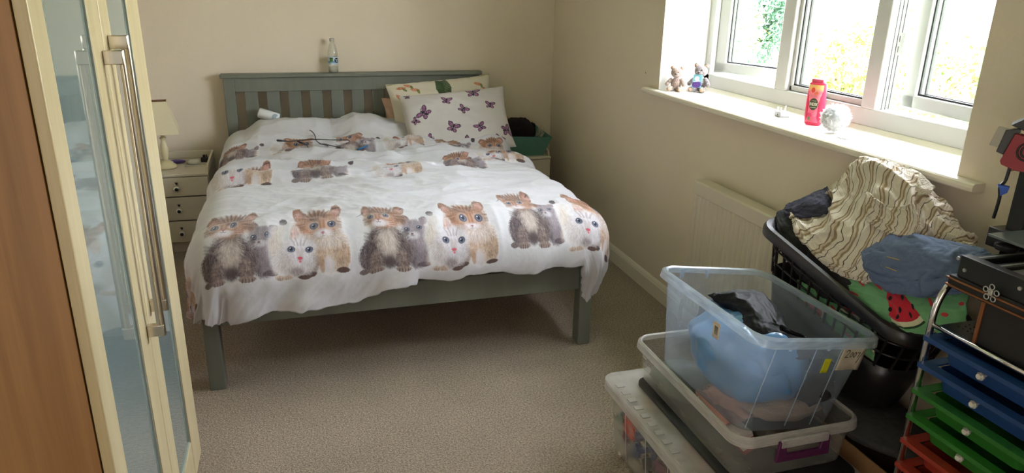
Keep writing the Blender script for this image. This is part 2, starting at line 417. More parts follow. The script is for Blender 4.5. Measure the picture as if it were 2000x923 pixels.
# ================================================================ OUTSIDE
M_lawn = mat('lawn', (.12, .2, .05), .95, var=.3, vs=2)
MB().box((.6, -40, -2.9), (80, 40, -2.8)).build('ground', M_lawn, kind='structure')
def leafm(n, c): return mat(n, c, .6, var=.35, vs=3, spec=.3)
M_lf = [leafm('yellow_green_leaves', (.25, .34, .09)), leafm('pale_green_leaves', (.34, .42, .16)), leafm('conifer_needles', (.06, .13, .085))]
M_bark = mat('bark', (.16, .11, .07), .9, var=.3, vs=12, bump=.5)
def tree(name, c, rad, hgt, n, m, label, base=-2.8, size=.06, cone=False, seed=1):
    """trunk, boughs and a crown of single leaves"""
    rd = np.random.default_rng(seed)
    t = thing(name, (c[0], c[1], base), label, 'tree', None)
    tb = MB(); top = c[2]+hgt*.3; tb.tube([(c[0], c[1], base), (c[0]+.05, c[1], (base+top)/2), (c[0], c[1], top)], [.14, .09, .03])
    for i in range(12):
        a = rd.uniform(0, 6.28); z = rd.uniform(c[2]-hgt*.4, c[2]+hgt*.2); L = rad*rd.uniform(.5, .9)
        tb.tube([(c[0], c[1], z-.2), (c[0]+cos(a)*L*.5, c[1]+sin(a)*L*.5, z+.1), (c[0]+cos(a)*L, c[1]+sin(a)*L, z+.3)], [.04, .02, .008], 6)
    tb.build('trunk', M_bark, t, smooth=True)
    # clumps
    nc = 60; cl = rd.normal(size=(nc, 3)); cl /= np.linalg.norm(cl, axis=1, keepdims=True); cl *= rd.uniform(.35, 1, (nc, 1))**.6
    if cone: h = (cl[:, 2]+1)/2; cl[:, :2] *= (1.05-h)[:, None]
    cl = cl*np.array([rad, rad, hgt])+np.array(c)
    k = rd.integers(0, nc, n); P = cl[k]+rd.normal(size=(n, 3))*rad*.16
    a = rd.normal(size=(n, 3)); a /= np.linalg.norm(a, axis=1, keepdims=True); b = np.cross(a, rd.normal(size=(n, 3))); b /= np.linalg.norm(b, axis=1, keepdims=True)
    s = size*rd.uniform(.6, 1.3, (n, 1)); wv = .22 if cone else .42
    V = np.stack([P-a*s, P+b*s*wv, P+a*s, P-b*s*wv], 1).reshape(-1, 3)
    me = bpy.data.meshes.new('foliage'); F = np.arange(4*n).reshape(n, 4)
    me.from_pydata((V-np.array([c[0], c[1], base])).tolist(), [], F.tolist()); me.materials.append(m)
    o = bpy.data.objects.new('foliage', me); COL.objects.link(o); o.parent = t; o['kind'] = 'stuff'
    return t
tree('conifer', tuple(at(1490, 15, 'x', 11)), 1.15, 1.5, 16000, M_lf[2], 'dark blue-green conifer seen through the left-hand sash', cone=True, size=.09, seed=3)
tree('garden_tree', tuple(at(1400, 60, 'x', 8)), .95, .9, 2600, M_lf[1], 'pale sunlit tree in front of the conifer at the left of the window', size=.07, seed=4)
tree('garden_tree', tuple(at(1660, 130, 'x', 9)), .9, 1.0, 3600, M_lf[0], 'bright yellow-green tree seen through the middle pane', size=.075, seed=5)
tree('garden_tree', tuple(at(1830, 160, 'x', 8)), 1.1, .65, 3200, M_lf[0], 'bright yellow-green bushy tree seen through the right-hand sash', size=.075, seed=6)
# ================================================================ PRINTS (painted with numpy)
class Paint:
    def __init__(s, w, h, bg=None):
        s.w, s.h = w, h; s.X, s.Y = np.meshgrid(np.arange(w)+.5, np.arange(h)+.5)
        s.c = np.ones((h, w, 3))*(bg if bg is not None else 1.); s.a = np.zeros((h, w)) if bg is None else np.ones((h, w))

    def put(s, col, al):
        al = np.clip(al, 0, 1)[..., None]; s.c = s.c*(1-al)+np.asarray(col)*al; s.a = s.a+(1-s.a)*al[..., 0]

    def fur(s, col, seed, sx=.5, sy=.10, amp=.35, ang=0):
        c, n = cos(ang), sin(ang); x = s.X*c+s.Y*n; y = -s.X*n+s.Y*c
        f = 1+(vn(x*sx, y*sy, seed)-.5)*amp*1.5+(vn(x*sx*.35, y*sy*.5, seed+3)-.5)*amp
        return np.asarray(col)[None, None, :]*f[..., None]

    def ell(s, cx, cy, rx, ry, col, rot=0, soft=.18, rough=.18, seed=0, amp=.35, al=1, ang=0, fs=(.5, .1)):
        c, n = cos(rot), sin(rot); dx = s.X-cx; dy = s.Y-cy; x = (dx*c+dy*n)/rx; y = (-dx*n+dy*c)/ry
        d = np.sqrt(x*x+y*y)+(vn(s.X*.45, s.Y*.2, seed+7)-.5)*rough
        s.put(s.fur(col, seed, fs[0], fs[1], amp, ang), (1-sstep(1-soft, 1+soft, d))*al)

    def line(s, pts, wd, col, al=1, soft=1.2):
        d = np.full((s.h, s.w), 1e9)
        for (x0, y0), (x1, y1) in zip(pts[:-1], pts[1:]):
            vx, vy = x1-x0, y1-y0; t = np.clip(((s.X-x0)*vx+(s.Y-y0)*vy)/(vx*vx+vy*vy+1e-9), 0, 1)
            d = np.minimum(d, np.hypot(s.X-x0-t*vx, s.Y-y0-t*vy))
        s.put(np.asarray(col), (1-sstep(wd*.5, wd*.5+soft, d))*al)

    def poly(s, pts, col, soft=1.5, al=1):
        """convex polygon, points in clockwise screen order"""
        d = np.full((s.h, s.w), -1e9)
        for (x0, y0), (x1, y1) in zip(pts, pts[1:]+pts[:1]):
            L = hypot(x1-x0, y1-y0); d = np.maximum(d, ((s.X-x0)*(y1-y0)-(s.Y-y0)*(x1-x0))/L)
        s.put(np.asarray(col), (1-sstep(-soft, soft, d))*al)


C = lambda *a: np.array(srgb(*a))
GINGER, LGING, CREAM, DARK, GREY, LGREY, WHITE, PINK = C(164, 124, 98), C(204, 178, 154), C(206, 192, 180), C(66, 54, 56), C(108, 97, 102), C(146, 136, 142), C(216, 211, 216), C(214, 130, 140)
def strokes(p, cx, cy, rx, ry, n, L, col, seed, al=.5, wd=1.3, flow=None):
    """many fine hairs over an ellipse, in shades of col, drawn along flow (default: fanning down and out)"""
    rd = np.random.default_rng(seed)
    for i in range(n):
        a = rd.uniform(0, 2*pi); q = rd.uniform(0, 1)**.5*1.06; x = cx+rx*q*cos(a); y = cy+ry*q*sin(a)
        f = flow(x, y) if flow else atan2((y-cy)/ry+1.0, (x-cx)/rx*.9)
        f += rd.normal()*.22; l = L*rd.uniform(.6, 1.4); x1 = x+cos(f)*l; y1 = y+sin(f)*l
        X0, X1 = int(max(0, min(x, x1)-3)), int(min(p.w, max(x, x1)+4)); Y0, Y1 = int(max(0, min(y, y1)-3)), int(min(p.h, max(y, y1)+4))
        if X1 <= X0 or Y1 <= Y0: continue
        gx = p.X[Y0:Y1, X0:X1]; gy = p.Y[Y0:Y1, X0:X1]; vx, vy = x1-x, y1-y
        t = np.clip(((gx-x)*vx+(gy-y)*vy)/(vx*vx+vy*vy+1e-9), 0, 1); d = np.hypot(gx-x-t*vx, gy-y-t*vy)
        A = (np.clip(1-(d-wd*.3)/1.0, 0, 1)*al*(1-t*.6))[..., None]; c_ = np.asarray(col)*rd.choice((.55, .8, 1.15, 1.4))
        p.c[Y0:Y1, X0:X1] = p.c[Y0:Y1, X0:X1]*(1-A)+np.clip(c_, 0, .85)*A; p.a[Y0:Y1, X0:X1] += (1-p.a[Y0:Y1, X0:X1])*A[..., 0]
def eye(p, x, y, r):
    p.ell(x, y, r*1.22, r*1.08, C(48, 36, 38), rough=0, amp=0, soft=.2); p.ell(x, y+r*.05, r*.95, r*.88, C(100, 108, 138), rough=0, amp=.1, soft=.2)
    p.ell(x, y+r*.3, r*.6, r*.4, C(138, 146, 172), rough=0, amp=0, soft=.5, al=.7)
    p.ell(x, y, r*.5, r*.62, C(20, 20, 30), rough=0, amp=0, soft=.25); p.ell(x-r*.28, y-r*.38, r*.2, r*.18, C(240, 245, 255), rough=0, amp=0)
def tabby_head(p, cx, cy, sx, sy, base, seed, eyes, er, muzzle, nose, ears):
    for ex, ey, a in ears:
        p.ell(ex, ey, sx*.34, sy*.44, base*.7, rot=a, seed=seed); p.ell(ex, ey+4, sx*.2, sy*.26, C(206, 150, 140), rot=a, seed=seed+1, soft=.5, al=.8)
        strokes(p, ex, ey, sx*.2, sy*.25, 26, 14, CREAM, seed+5, .5)
    p.ell(cx, cy+sy*.75, sx*.8, sy*.5, base*.45, seed=seed, soft=.6, al=.55)
    p.ell(cx, cy, sx, sy, base, seed=seed, rough=.2, amp=.45, soft=.22)
    p.ell(cx, cy+sy*.45, sx*.95, sy*.5, base*1.35, seed=seed+2, soft=.5, al=.6)
    for x in (-.36, -.2, -.06, .08, .22, .36):
        p.line([(cx+x*sx*.55, cy-sy*.12), (cx+x*sx*.95, cy-sy*.55), (cx+x*sx*1.6, cy-sy*.95)], 5, base*.33, .55, 5)
    for sg in (-1, 1):
        for q in (.0, .25, .48): p.line([(cx+sg*sx*.55, cy+sy*(q-.02)), (cx+sg*sx*.78, cy+sy*(q+.05)), (cx+sg*sx*.98, cy+sy*(q+.15))], 5, base*.4, .5, 5)
        p.line([(cx+sg*sx*.10, cy-sy*.05), (cx+sg*sx*.26, cy-sy*.42), (cx+sg*sx*.6, cy-sy*.5)], 4, base*.35, .5, 4)
    strokes(p, cx, cy-sy*.1, sx*.9, sy*.8, 260, 15, base*1.05, seed+9, .35, flow=lambda x, y: atan2(y-cy-sy*.3, (x-cx)*1.2))
    strokes(p, cx, cy+sy*.3, sx, sy*.65, 200, 17, base*1.5, seed+10, .35, flow=lambda x, y: atan2(y-cy+sy*.4, (x-cx)*1.4))
    for x in (-.34, -.18, -.04, .1, .24, .38): p.line([(cx+x*sx*.6, cy-sy*.2), (cx+x*sx*.95, cy-sy*.55), (cx+x*sx*1.5, cy-sy*.9)], 4, base*.3, .5, 4)
    for sg in (-1, 1):
        for q in (.05, .35): p.line([(cx+sg*sx*.62, cy+sy*q), (cx+sg*sx*.8, cy+sy*(q+.05)), (cx+sg*sx*.98, cy+sy*(q+.16))], 4, base*.32, .5, 4)
    for e in eyes: p.ell(e[0], e[1], er*1.8, er*1.6, CREAM, seed=seed+3, soft=.5, al=.55)
    p.line([(nose[0], cy-sy*.25), (nose[0], nose[1]-4)], 15, base*1.5, .55, 9)
    for sg in (-1, 1): p.line([(nose[0]+sg*10, cy-sy*.1), (nose[0]+sg*9, nose[1]-6)], 4, base*.5, .55, 4)
    p.ell(*muzzle, sx*.36, sy*.28, WHITE, seed=seed+4, soft=.5, amp=.15, al=.9)
    for e in eyes: eye(p, *e, er)
    p.ell(nose[0], nose[1], 8, 5.5, PINK*.62, rough=0, amp=0, soft=.3); p.line([(nose[0], nose[1]+4), (nose[0], nose[1]+11)], 1.5, DARK, .7)
    p.line([(nose[0]-12, nose[1]+14), (nose[0]-5, nose[1]+15), (nose[0], nose[1]+11), (nose[0]+5, nose[1]+15), (nose[0]+12, nose[1]+14)], 2, DARK*.9, .7)
    for sg in (-1, 1):
        for q in range(3): p.line([(muzzle[0]+sg*sx*.2, muzzle[1]-2+q*4), (muzzle[0]+sg*sx*.75, muzzle[1]-14+q*13)], 1, WHITE, .5, .8)
def bars(p, pts0, pts1, n, w, col, al):
    for i in range(n):
        t = (i+.5)/n; j = (vn(i*1.7, 3.1, 5)-.5)*12
        a = [x+(y-x)*t for x, y in zip(pts0[0], pts1[0])]; b = [x+(y-x)*t for x, y in zip(pts0[1], pts1[1])]; m_ = ((a[0]+b[0])/2, (a[1]+b[1])/2+8+j)
        p.line([tuple(a), m_, tuple(b)], w*(.6+.8*float(vn(i*2.3, 1, 2))), col, al, w*.9)
def motif_a():
    p = Paint(450, 410); o = (-130, -265); S = lambda x, y: (x+o[0], y+o[1])
    # grey kitten behind, right
    p.ell(*S(440, 550), 60, 104, GREY, seed=3, amp=.5); p.ell(*S(465, 560), 36, 86, LGREY, seed=4, soft=.5, al=.6)
    p.ell(*S(470, 480), 44, 60, LGREY*1.1, seed=4, soft=.5, al=.8)
    strokes(p, *S(445, 540), 60, 100, 420, 18, LGREY, 101, .4)
    p.ell(*S(540, 345), 20, 20, C(80, 68, 72), seed=5); strokes(p, *S(538, 350), 20, 20, 60, 12, DARK, 77, .5)
    p.ell(*S(398, 372), 26, 32, GREY*.9, seed=6); p.ell(*S(494, 380), 24, 22, LGREY, rot=-.6, seed=6); p.ell(*S(492, 384), 12, 12, C(170, 140, 140), rot=-.5, seed=6, soft=.5, al=.5)
    p.ell(*S(438, 424), 68, 56, LGREY*1.02, seed=7, amp=.3, soft=.25)
    strokes(p, *S(440, 415), 64, 56, 320, 14, LGREY*1.1, 103, .4, flow=lambda x, y: atan2(y-S(0, 430)[1], x-S(435, 0)[0]))
    p.ell(*S(432, 462), 30, 20, WHITE*.85, seed=8, soft=.5, amp=.2, al=.8)
    for e in (S(399, 425), S(465, 418)): eye(p, *e, 12)
    p.ell(*S(423, 453), 7, 5, C(104, 66, 76), rough=0, amp=0); p.line([S(414, 464), S(423, 461), S(432, 464)], 1.6, DARK, .7)
    p.ell(*S(470, 625), 34, 16, GREY*.75, seed=9); p.ell(*S(500, 600), 22, 40, C(190, 170, 160), seed=9, soft=.5, al=.6)
    # brown-and-grey tabby, left
    p.ell(*S(285, 510), 112, 122, C(98, 84, 84), seed=11, amp=.7, fs=(.35, .07), soft=.2); p.ell(*S(195, 560), 62, 84, C(84, 72, 76), seed=12, amp=.7); p.ell(*S(355, 555), 52, 84, C(92, 78, 78), seed=13, amp=.7)
    bars(p, (S(178, 415), S(240, 440)), (S(165, 615), S(215, 620)), 10, 8, DARK*.8, .6); bars(p, (S(400, 420), S(340, 440)), (S(392, 600), S(345, 600)), 9, 8, DARK*.8, .6)
    strokes(p, *S(205, 520), 80, 110, 500, 22, C(150, 134, 130), 105, .42); strokes(p, *S(360, 520), 58, 100, 380, 20, C(150, 132, 126), 106, .42)
    p.ell(*S(292, 500), 42, 74, CREAM*.85, seed=14, soft=.6, amp=.3, al=.85); strokes(p, *S(290, 485), 56, 84, 420, 24, CREAM*.95, 107, .4)
    p.ell(*S(290, 605), 34, 42, C(74, 60, 60), seed=15, soft=.5, al=.85)
    for x in (222, 362):
        p.ell(*S(x, 590), 33, 56, C(138, 120, 114), seed=16+x, amp=.6, soft=.25); bars(p, (S(x-28, 550), S(x+28, 550)), (S(x-30, 625), S(x+30, 625)), 5, 7, DARK, .5)
        p.ell(*S(x, 641), 43, 19, C(142, 124, 116), seed=18); strokes(p, *S(x, 600), 32, 50, 160, 14, C(170, 150, 140), 109+x, .4)
        for q in (-22, -7, 8, 23): p.line([S(x+q, 640), S(x+q-2, 657)], 3, DARK, .7, 2)
    p.ell(*S(158, 638), 28, 17, C(116, 102, 100), seed=19)
    tabby_head(p, *S(290, 345), 108, 64, C(158, 118, 94), 21, (S(220, 347), S(302, 343)), 13, S(262, 388), S(258, 369), ((*S(212, 312), .7), (*S(380, 306), -.6)))
    p.line([S(150, 320), S(188, 308)], 3, DARK, .8); p.line([S(385, 300), S(412, 292), S(415, 305)], 3, DARK, .7)
    return p
def motif_b():
    p = Paint(450, 410); o = (-480, -270); S = lambda x, y: (x+o[0], y+o[1])
    p.ell(*S(535, 480), 38, 85, C(192, 176, 158), seed=30, soft=.45, amp=.5, al=.8); p.ell(*S(560, 390), 36, 36, C(196, 182, 164), seed=31, soft=.6, al=.6)
    p.ell(*S(800, 520), 98, 128, LGING*.9, seed=32, amp=.45, soft=.2); p.ell(*S(868, 560), 34, 78, LGING*.82, seed=33, amp=.5)
    bars(p, (S(820, 440), S(895, 450)), (S(840, 600), S(892, 600)), 8, 8, GINGER*.7, .32); bars(p, (S(735, 460), S(775, 470)), (S(735, 600), S(770, 600)), 7, 8, GINGER*.6, .3)
    strokes(p, *S(810, 510), 92, 120, 800, 22, LGING, 120, .4)
    p.ell(*S(790, 610), 30, 52, WHITE, seed=34, soft=.5, amp=.1, al=.85)
    p.ell(*S(706, 590), 30, 66, C(128, 94, 74), seed=35, amp=.6, soft=.3, al=.85); p.ell(*S(756, 600), 13, 50, C(176, 140, 114), seed=39, al=.8)
    for x in (692, 860): p.ell(*S(x, 641), 36, 17, C(86, 62, 54), seed=36+x)
    tabby_head(p, *S(750, 362), 122, 68, C(164, 118, 90), 41, (S(731, 383), S(822, 382)), 18, S(776, 426), S(773, 424), ((*S(660, 316), .8), (*S(852, 312), -.8)))
    p.line([S(838, 292), S(878, 291)], 3, DARK, .8)
    p.ell(*S(795, 470), 76, 34, CREAM, seed=42, soft=.6, amp=.4, al=.6); strokes(p, *S(795, 470), 86, 40, 320, 26, WHITE, 122, .4)
    # white kitten in front
    p.ell(*S(622, 560), 104, 90, WHITE*.92, seed=43, amp=.2, soft=.25); p.ell(*S(628, 625), 32, 30, C(120, 98, 92), seed=44, soft=.6, al=.75)
    p.ell(*S(560, 560), 44, 80, C(204, 192, 180), seed=44, soft=.6, al=.5); strokes(p, *S(620, 560), 100, 86, 620, 22, WHITE*.9, 124, .4)
    p.ell(*S(632, 415), 26, 46, C(196, 176, 166), rot=.15, seed=45); p.ell(*S(632, 420), 13, 28, C(214, 170, 164), rot=.15, seed=45, soft=.5, al=.6); p.ell(*S(706, 450), 24, 36, C(190, 168, 154), rot=-.6, seed=46)
    p.ell(*S(652, 492), 82, 62, WHITE, seed=47, amp=.16, soft=.25)
    for x in (-34, -14, 6, 26): p.line([S(652+x*.7, 474), S(652+x, 450), S(652+x*1.4, 434)], 5, C(140, 120, 112), .45, 4)
    strokes(p, *S(652, 490), 84, 62, 460, 15, WHITE*.88, 126, .4, flow=lambda x, y: atan2(y-S(0, 510)[1], (x-S(650, 0)[0])*1.2))
    for e in (S(609, 498), S(697, 503)): eye(p, *e, 16)
    p.line([S(640, 500), S(644, 538)], 10, C(170, 152, 144), .4, 8); p.line([S(664, 502), S(656, 538)], 8, C(170, 152, 144), .4, 8)
    p.ell(*S(649, 546), 14, 8, C(212, 92, 110), rough=0, amp=0, soft=.25); p.ell(*S(649, 563), 7, 7, C(222, 120, 132), rough=0, amp=0)
    p.line([S(634, 557), S(649, 553), S(664, 557)], 1.6, C(140, 90, 90), .6)
    for x in (545, 585): p.ell(*S(x, 652), 26, 15, C(204, 184, 168), seed=48+x); [p.line([S(x+q, 650), S(x+q, 662)], 2, C(120, 100, 92), .6) for q in (-10, 0, 10)]
    p.ell(*S(665, 655), 32, 13, C(98, 74, 68), seed=49)
    return p
PA, PB = motif_a(), motif_b()
# ---- flat print of the whole duvet cover: u across (m), v along (m, towards the foot is negative)
DU0, DU1, DV0, DV1, RES = -2.75, .05, -2.75, 0.0, .0013
W_, H_ = int((DU1-DU0)/RES), int((DV1-DV0)/RES)
U_, V_ = np.meshgrid(DU0+(np.arange(W_)+.5)*RES, DV0+(np.arange(H_)+.5)*RES)
duv = np.ones((H_, W_, 3))*np.array([.54, .53, .565])
duv *= (1+fbm(U_*3, V_*3, 4)*.05)[..., None]
def stamp(p, u0, u1, vf, vt, q=lambda t: t):
    """lay motif p with feet at v=vf and heads at v=vt, between u0 and u1"""
    i0, i1 = int((u0-DU0)/RES), int((u1-DU0)/RES); j0, j1 = int((vf-DV0)/RES), int((vt-DV0)/RES)
    i0_, i1_ = max(i0, 0), min(i1, W_); jj = np.arange(j0, j1); ii = np.arange(i0_, i1_)
    x = np.clip(((ii-i0)/(i1-i0)*p.w).astype(int), 0, p.w-1); t = (jj-j0)/(j1-j0); y = np.clip(((1-q(t))*p.h).astype(int), 0, p.h-1)
    sl_ = np.ix_(jj, ii); src = p.c[np.ix_(y, x)]*np.array([.86, .85, .88]); al = p.a[np.ix_(y, x)][..., None]*.96
    duv[sl_] = duv[sl_]*(1-al)+src*al
qa = lambda t: np.interp(t, (0, .147, .358, .568, .779, 1), (0, .26, .593, .786, .897, 1))
qb = lambda t: np.interp(t, (0, .22, .46, .69, 1), (0, .353, .676, .875, 1))
# foot row, left to right (a piece of kitten hangs over the left side too)
stamp(PB, -2.47, -2.15, -2.25, -1.78, qa)
stamp(PA, -2.085, -1.745, -2.225, -1.745, qa); stamp(PB, -1.845, -1.52, -2.225, -1.76, qa)
stamp(PA, -1.515, -1.185, -2.245, -1.80, qb); stamp(PB, -1.265, -.945, -2.25, -1.80, qb)
stamp(PA, -.915, -.635, -2.19, -1.69, qb); stamp(PB, -.70, -.36, -2.21, -1.72, qb)
# second row, gathered up by the cloth
stamp(PB, -2.12, -1.80, -1.33, -1.00); stamp(PA, -1.74, -1.42, -1.33, -1.02); stamp(PB, -1.37, -1.10, -1.34, -1.06)
stamp(PA, -1.00, -.72, -1.25, -1.0); stamp(PB, -.80, -.52, -1.12, -.9); stamp(PA, -2.42, -2.15, -1.4, -1.05)
# third row
stamp(PA, -2.14, -1.86, -.72, -.52); stamp(PB, -1.86, -1.58, -.74, -.50); stamp(PA, -1.52, -1.22, -.72, -.48); stamp(PB, -1.24, -.98, -.70, -.46)
stamp(PA, -.96, -.68, -.78, -.58); stamp(PB, -.76, -.5, -.80, -.62)
M_duvet = painted('kitten_print_cotton', duv, bump=.5, bs=260, crease=.006)

# ================================================================ BED
M_bed = wood('grey_green_paint', srgb(108, 111, 101), srgb(118, 121, 110), sc=5, rough=.45)
M_bed2 = mat('screw_brass', (.5, .25, .12), .4, .8)
bx1, bx2, yh, yf, hh, lw = -2.0895, -.5295, -.087, -2.078, .9626, .057
bed = thing('double_bed', (-1.31, -1.1, 0), 'grey-green painted wooden double bed with slatted headboard', 'bed')
for x in (bx1, bx2-.062):
    MB().box((x, yh, 0), (x+.062, -.047, hh-.022)).build('headboard_post', M_bed, bed, bev=.003)
MB().box((bx1-.014, yh-.014, hh-.024), (bx2+.014, -.030, hh)).build('cap_rail', M_bed, bed, bev=.006, seg=3)
MB().box((bx1+.062, yh+.004, hh-.105), (bx2-.062, -.055, hh-.024)).build('top_rail', M_bed, bed, bev=.002)
MB().box((bx1+.062, yh+.004, .30), (bx2-.062, -.055, .40)).build('headboard_rail', M_bed, bed, bev=.002)
pit = (bx2-bx1-.124-.053)/11
for i in range(11):
    x = bx1+.062+.053+i*pit-.002
    MB().box((x, yh+.010, .39), (x+.075, -.060, hh-.10)).build('headboard_slat', M_bed, bed, bev=.002)
for x in (bx1, bx2-lw): MB().box((x, yf, 0), (x+lw, yf+lw+.01, .372)).build('leg', M_bed, bed, bev=.004)
ft = MB().box((bx1+lw, yf+.012, .262), (bx2-lw, yf+.042, .370)).build('foot_rail', M_bed, bed, bev=.003)
for x in (bx1+.01, bx2-.04): MB().box((x, yf+lw, .262), (x+.03, yh, .370)).build('side_rail', M_bed, bed, bev=.003)
for i in range(13): MB().box((bx1+.04, -2.0+i*.148, .305), (bx2-.04, -1.93+i*.148, .322)).build('bed_slat', mat('pine_slat', (.55, .40, .24)) if i == 0 else bpy.data.materials['pine_slat'], bed)
for p in ((bx1+.028, .352), (bx1+.028, .31)): MB().lathe([(.0055, 0), (.0055, -.003), (.002, -.0035)], (p[0], yf+.001, p[1]), 12, (0, 1, 0)).build('bolt', M_bed2, bed)
M_matt = mat('mattress_ticking', (.13, .12, .115), .9, var=.15, vs=40, bump=.3)
tag(MB().box((bx1+.045, -2.03, .325), (bx2-.045, -.10, .50)).build('mattress', M_matt, bev=.03, seg=4), 'dark grey mattress showing under the duvet at the foot of the bed', 'mattress')

# ---- duvet: quilt draped over mattress and pillows
RF, RS = .19, .13
XI0, XI1, YI, YT = -1.985, -.60, -1.95, -.14
def hem(ph, x, y):
    """cloth length that hangs past the edge; ph 0 = left side, 1 = foot (left corner), 2 = foot (right corner), 3 = right side"""
    foot = np.interp(x, (-2.0, -1.87, -1.75, -1.64, -1.45, -1.2, -1.0, -.8, -.66, -.61), (.415, .395, .405, .40, .375, .340, .300, .262, .255, .30))
    side = np.interp(y, (-2, -1.6, -1, -.2), (.40, .36, .33, .30))
    return np.where(ph < 1, side*(1-ph)+foot*ph, np.where(ph <= 2, foot, np.interp(ph, (2, 2.2, 2.5, 3), (.33, .50, .47, .38))))
nu_, nv_ = 330, 380
uu = np.concatenate([np.linspace(-1, 0, 55)[:-1], np.linspace(0, 1, 222)[:-1]+0, 1+np.linspace(0, 1, 55)])
vv = np.concatenate([np.linspace(-1, 0, 75)[:-1], np.linspace(0, 1, 290)])
A, B = np.meshgrid(uu, vv, indexing='ij')
a_ = np.clip(A, 0, 1); b_ = np.clip(B, 0, 1); eu = np.where(A < 0, -A, np.where(A > 1, A-1, 0)); ev = np.where(B < 0, -B, 0)
Xi = XI0+(XI1-XI0)*a_; Yi = YI+(YT-YI)*b_
t_ = np.maximum(eu, ev); an = np.arctan2(ev, np.maximum(eu, 1e-9))/(pi/2)    # 0 side .. 1 foot
an = np.where(t_ == 0, 1, an); left = A <= .5
ph = np.where(left, an, 3-an)
D = hem(ph, Xi, Yi)*t_
ang_ = an*pi/2; dirx = np.where(left, -1, 1)*np.cos(ang_); diry = -np.sin(ang_)
R = RS+(RF-RS)*np.sin(ang_)**2
flat = D; arc = R*pi/2
off = np.where(flat < arc, R*np.sin(np.clip(flat/R, 0, pi/2)), R); drop = np.where(flat < arc, R*(1-np.cos(np.clip(flat/R, 0, pi/2))), R+(flat-arc))
rightc = (~left) & (t_ > 0)
per = np.where(t_ > 0, np.where(an > .999, Xi, np.where(left, Yi*-1, Yi+5)+an*1.1), 0)
hang = sstep(arc*.55, arc+.12, flat)
fold = (np.sin(per*24+flat*9+fbm(per*3, flat*2, 3)*6)*.011+fbm(per*9+flat*6, flat*3, 6)*.044+(ridge(per*6+flat*7, flat*2, 31)-.4)*.03)*hang
fold = fold*np.where(rightc, .7, 1)
side_out = np.where(left, .02*sstep(-.3, -1.9, Yi*1.0), .035*sstep(.2, 1.9, -Yi))*np.cos(ang_)
tuck = np.where(rightc, -.05*sstep(.30, .50, flat), 0)
off2 = off+fold+side_out*sstep(0, .1, flat)+tuck
X = Xi+dirx*off2; Y = Yi+diry*off2
zt = .605+.012*np.sin(pi*a_)+fbm(Xi*3, Yi*3, 1)*.022
# pillows' lumps near the headboard, with a dip between, and gathers across the bed
hd = sstep(-.62, -.30, Yi)
lump = np.interp(Xi, (-1.99, -1.9, -1.75, -1.58, -1.50, -1.44, -1.36, -1.26, -1.15, -1.0, -.8, -.6), (.045, .092, .105, .095, .062, .075, .115, .112, .085, .075, .06, .03))
zt = zt+hd*(lump+fbm(Xi*6, Yi*5, 9)*.03)-.10*sstep(-.22, -.13, Yi)*(1-0*a_)
w2 = sstep(-1.55, -1.15, Yi)*(1-hd)
zt = zt+w2*(np.sin(Yi*26+Xi*3.2+fbm(Xi*2, Yi*2, 2)*9)*.012+(ridge(Xi*1.5+Yi*.6, Yi*7+Xi*1.2, 8)-.4)*.085)
zt = zt+(ridge(Xi*3+Yi*2, Yi*4-Xi*1.4, 12)-.4)*.028+(ridge(Xi*9-Yi*3, Yi*10+Xi*4, 15)-.4)*.010
cr_ = sstep(-1.0, -.6, Xi)*sstep(-1.1, -1.7, Yi)
zt = zt+(ridge(Xi*10+Yi*6, Yi*3, 21)-.4)*.012*cr_
Z = zt-drop+fbm(X*10, Z if False else drop*6, 5)*.006*hang
hem_w = (fbm(per*7, per*0, 14)*.05+np.sin(per*17)*.008)*sstep(.7, 1, t_)
Z = Z+hem_w*(t_ > 0)
E_ = np.where(t_ > 0, D, 0)
UF = Xi+dirx*D*np.where(t_ > 0, 1, 0); VF = Yi+diry*D
uvd = np.stack([(UF-DU0)/(DU1-DU0), (VF-DV0)/(DV1-DV0)], -1)
dm = grid_mesh(np.stack([X, Y, Z], -1), uvd)
duvet = dm.build('duvet', M_duvet, smooth=True, solid=.022)
tag(duvet, 'rumpled white double duvet printed with tabby, grey and white kittens', 'duvet')

# ---- pillows
def pillow_uv(mb): return mb
def pillow(name, m, c, ex, ey, ez, hw, hh_, th, label, seed=0, sag=0, n=44, group=None):
    """pillow: centre c, in-plane unit axes ex, ey, normal ez; half sizes and thickness"""
    c, ex, ey, ez = map(Vector, (c, ex, ey, ez)); mb = MB(); uv = []
    for side in (1, -1):
        o = len(mb.v)
        for i in range(n+1):
            for j in range(n+1):
                s, t = 2*i/n-1, 2*j/n-1
                # pinched edges, pointed corners
                px = s*(1-.055*(1-t*t)*abs(s)**3); py = t*(1-.055*(1-s*s)*abs(t)**3)
                d = th*((1-s**4)*(1-t**4))**.55*(1+.0*s)
                wv = float(fbm(s*2.1+3, t*2.1, seed))*.06+float(ridge(s*2.2+5, t*1.6+s, seed+2)-.4)*.035
                d = d+wv*((1-s**4)*(1-t**4))**.4
                e_ = float(fbm(s*1.5, t*1.5, seed+8))*.02
                p = c+ex*(px*hw+e_)+ey*(py*hh_+e_*.6-sag*(1-t)*.5*abs(s))+ez*(side*d*.5)
                mb.v.append(tuple(p)); uv.append(((s+1)/2, (t+1)/2))
        for i in range(n):
            for j in range(n):
                q = (o+i*(n+1)+j, o+(i+1)*(n+1)+j, o+(i+1)*(n+1)+j+1, o+i*(n+1)+j+1); mb.f.append(q if side > 0 else q[::-1])
    mb.uv = np.array(uv); o = mb.build(name, m, smooth=True); tag(o, label, 'pillow', group); return o
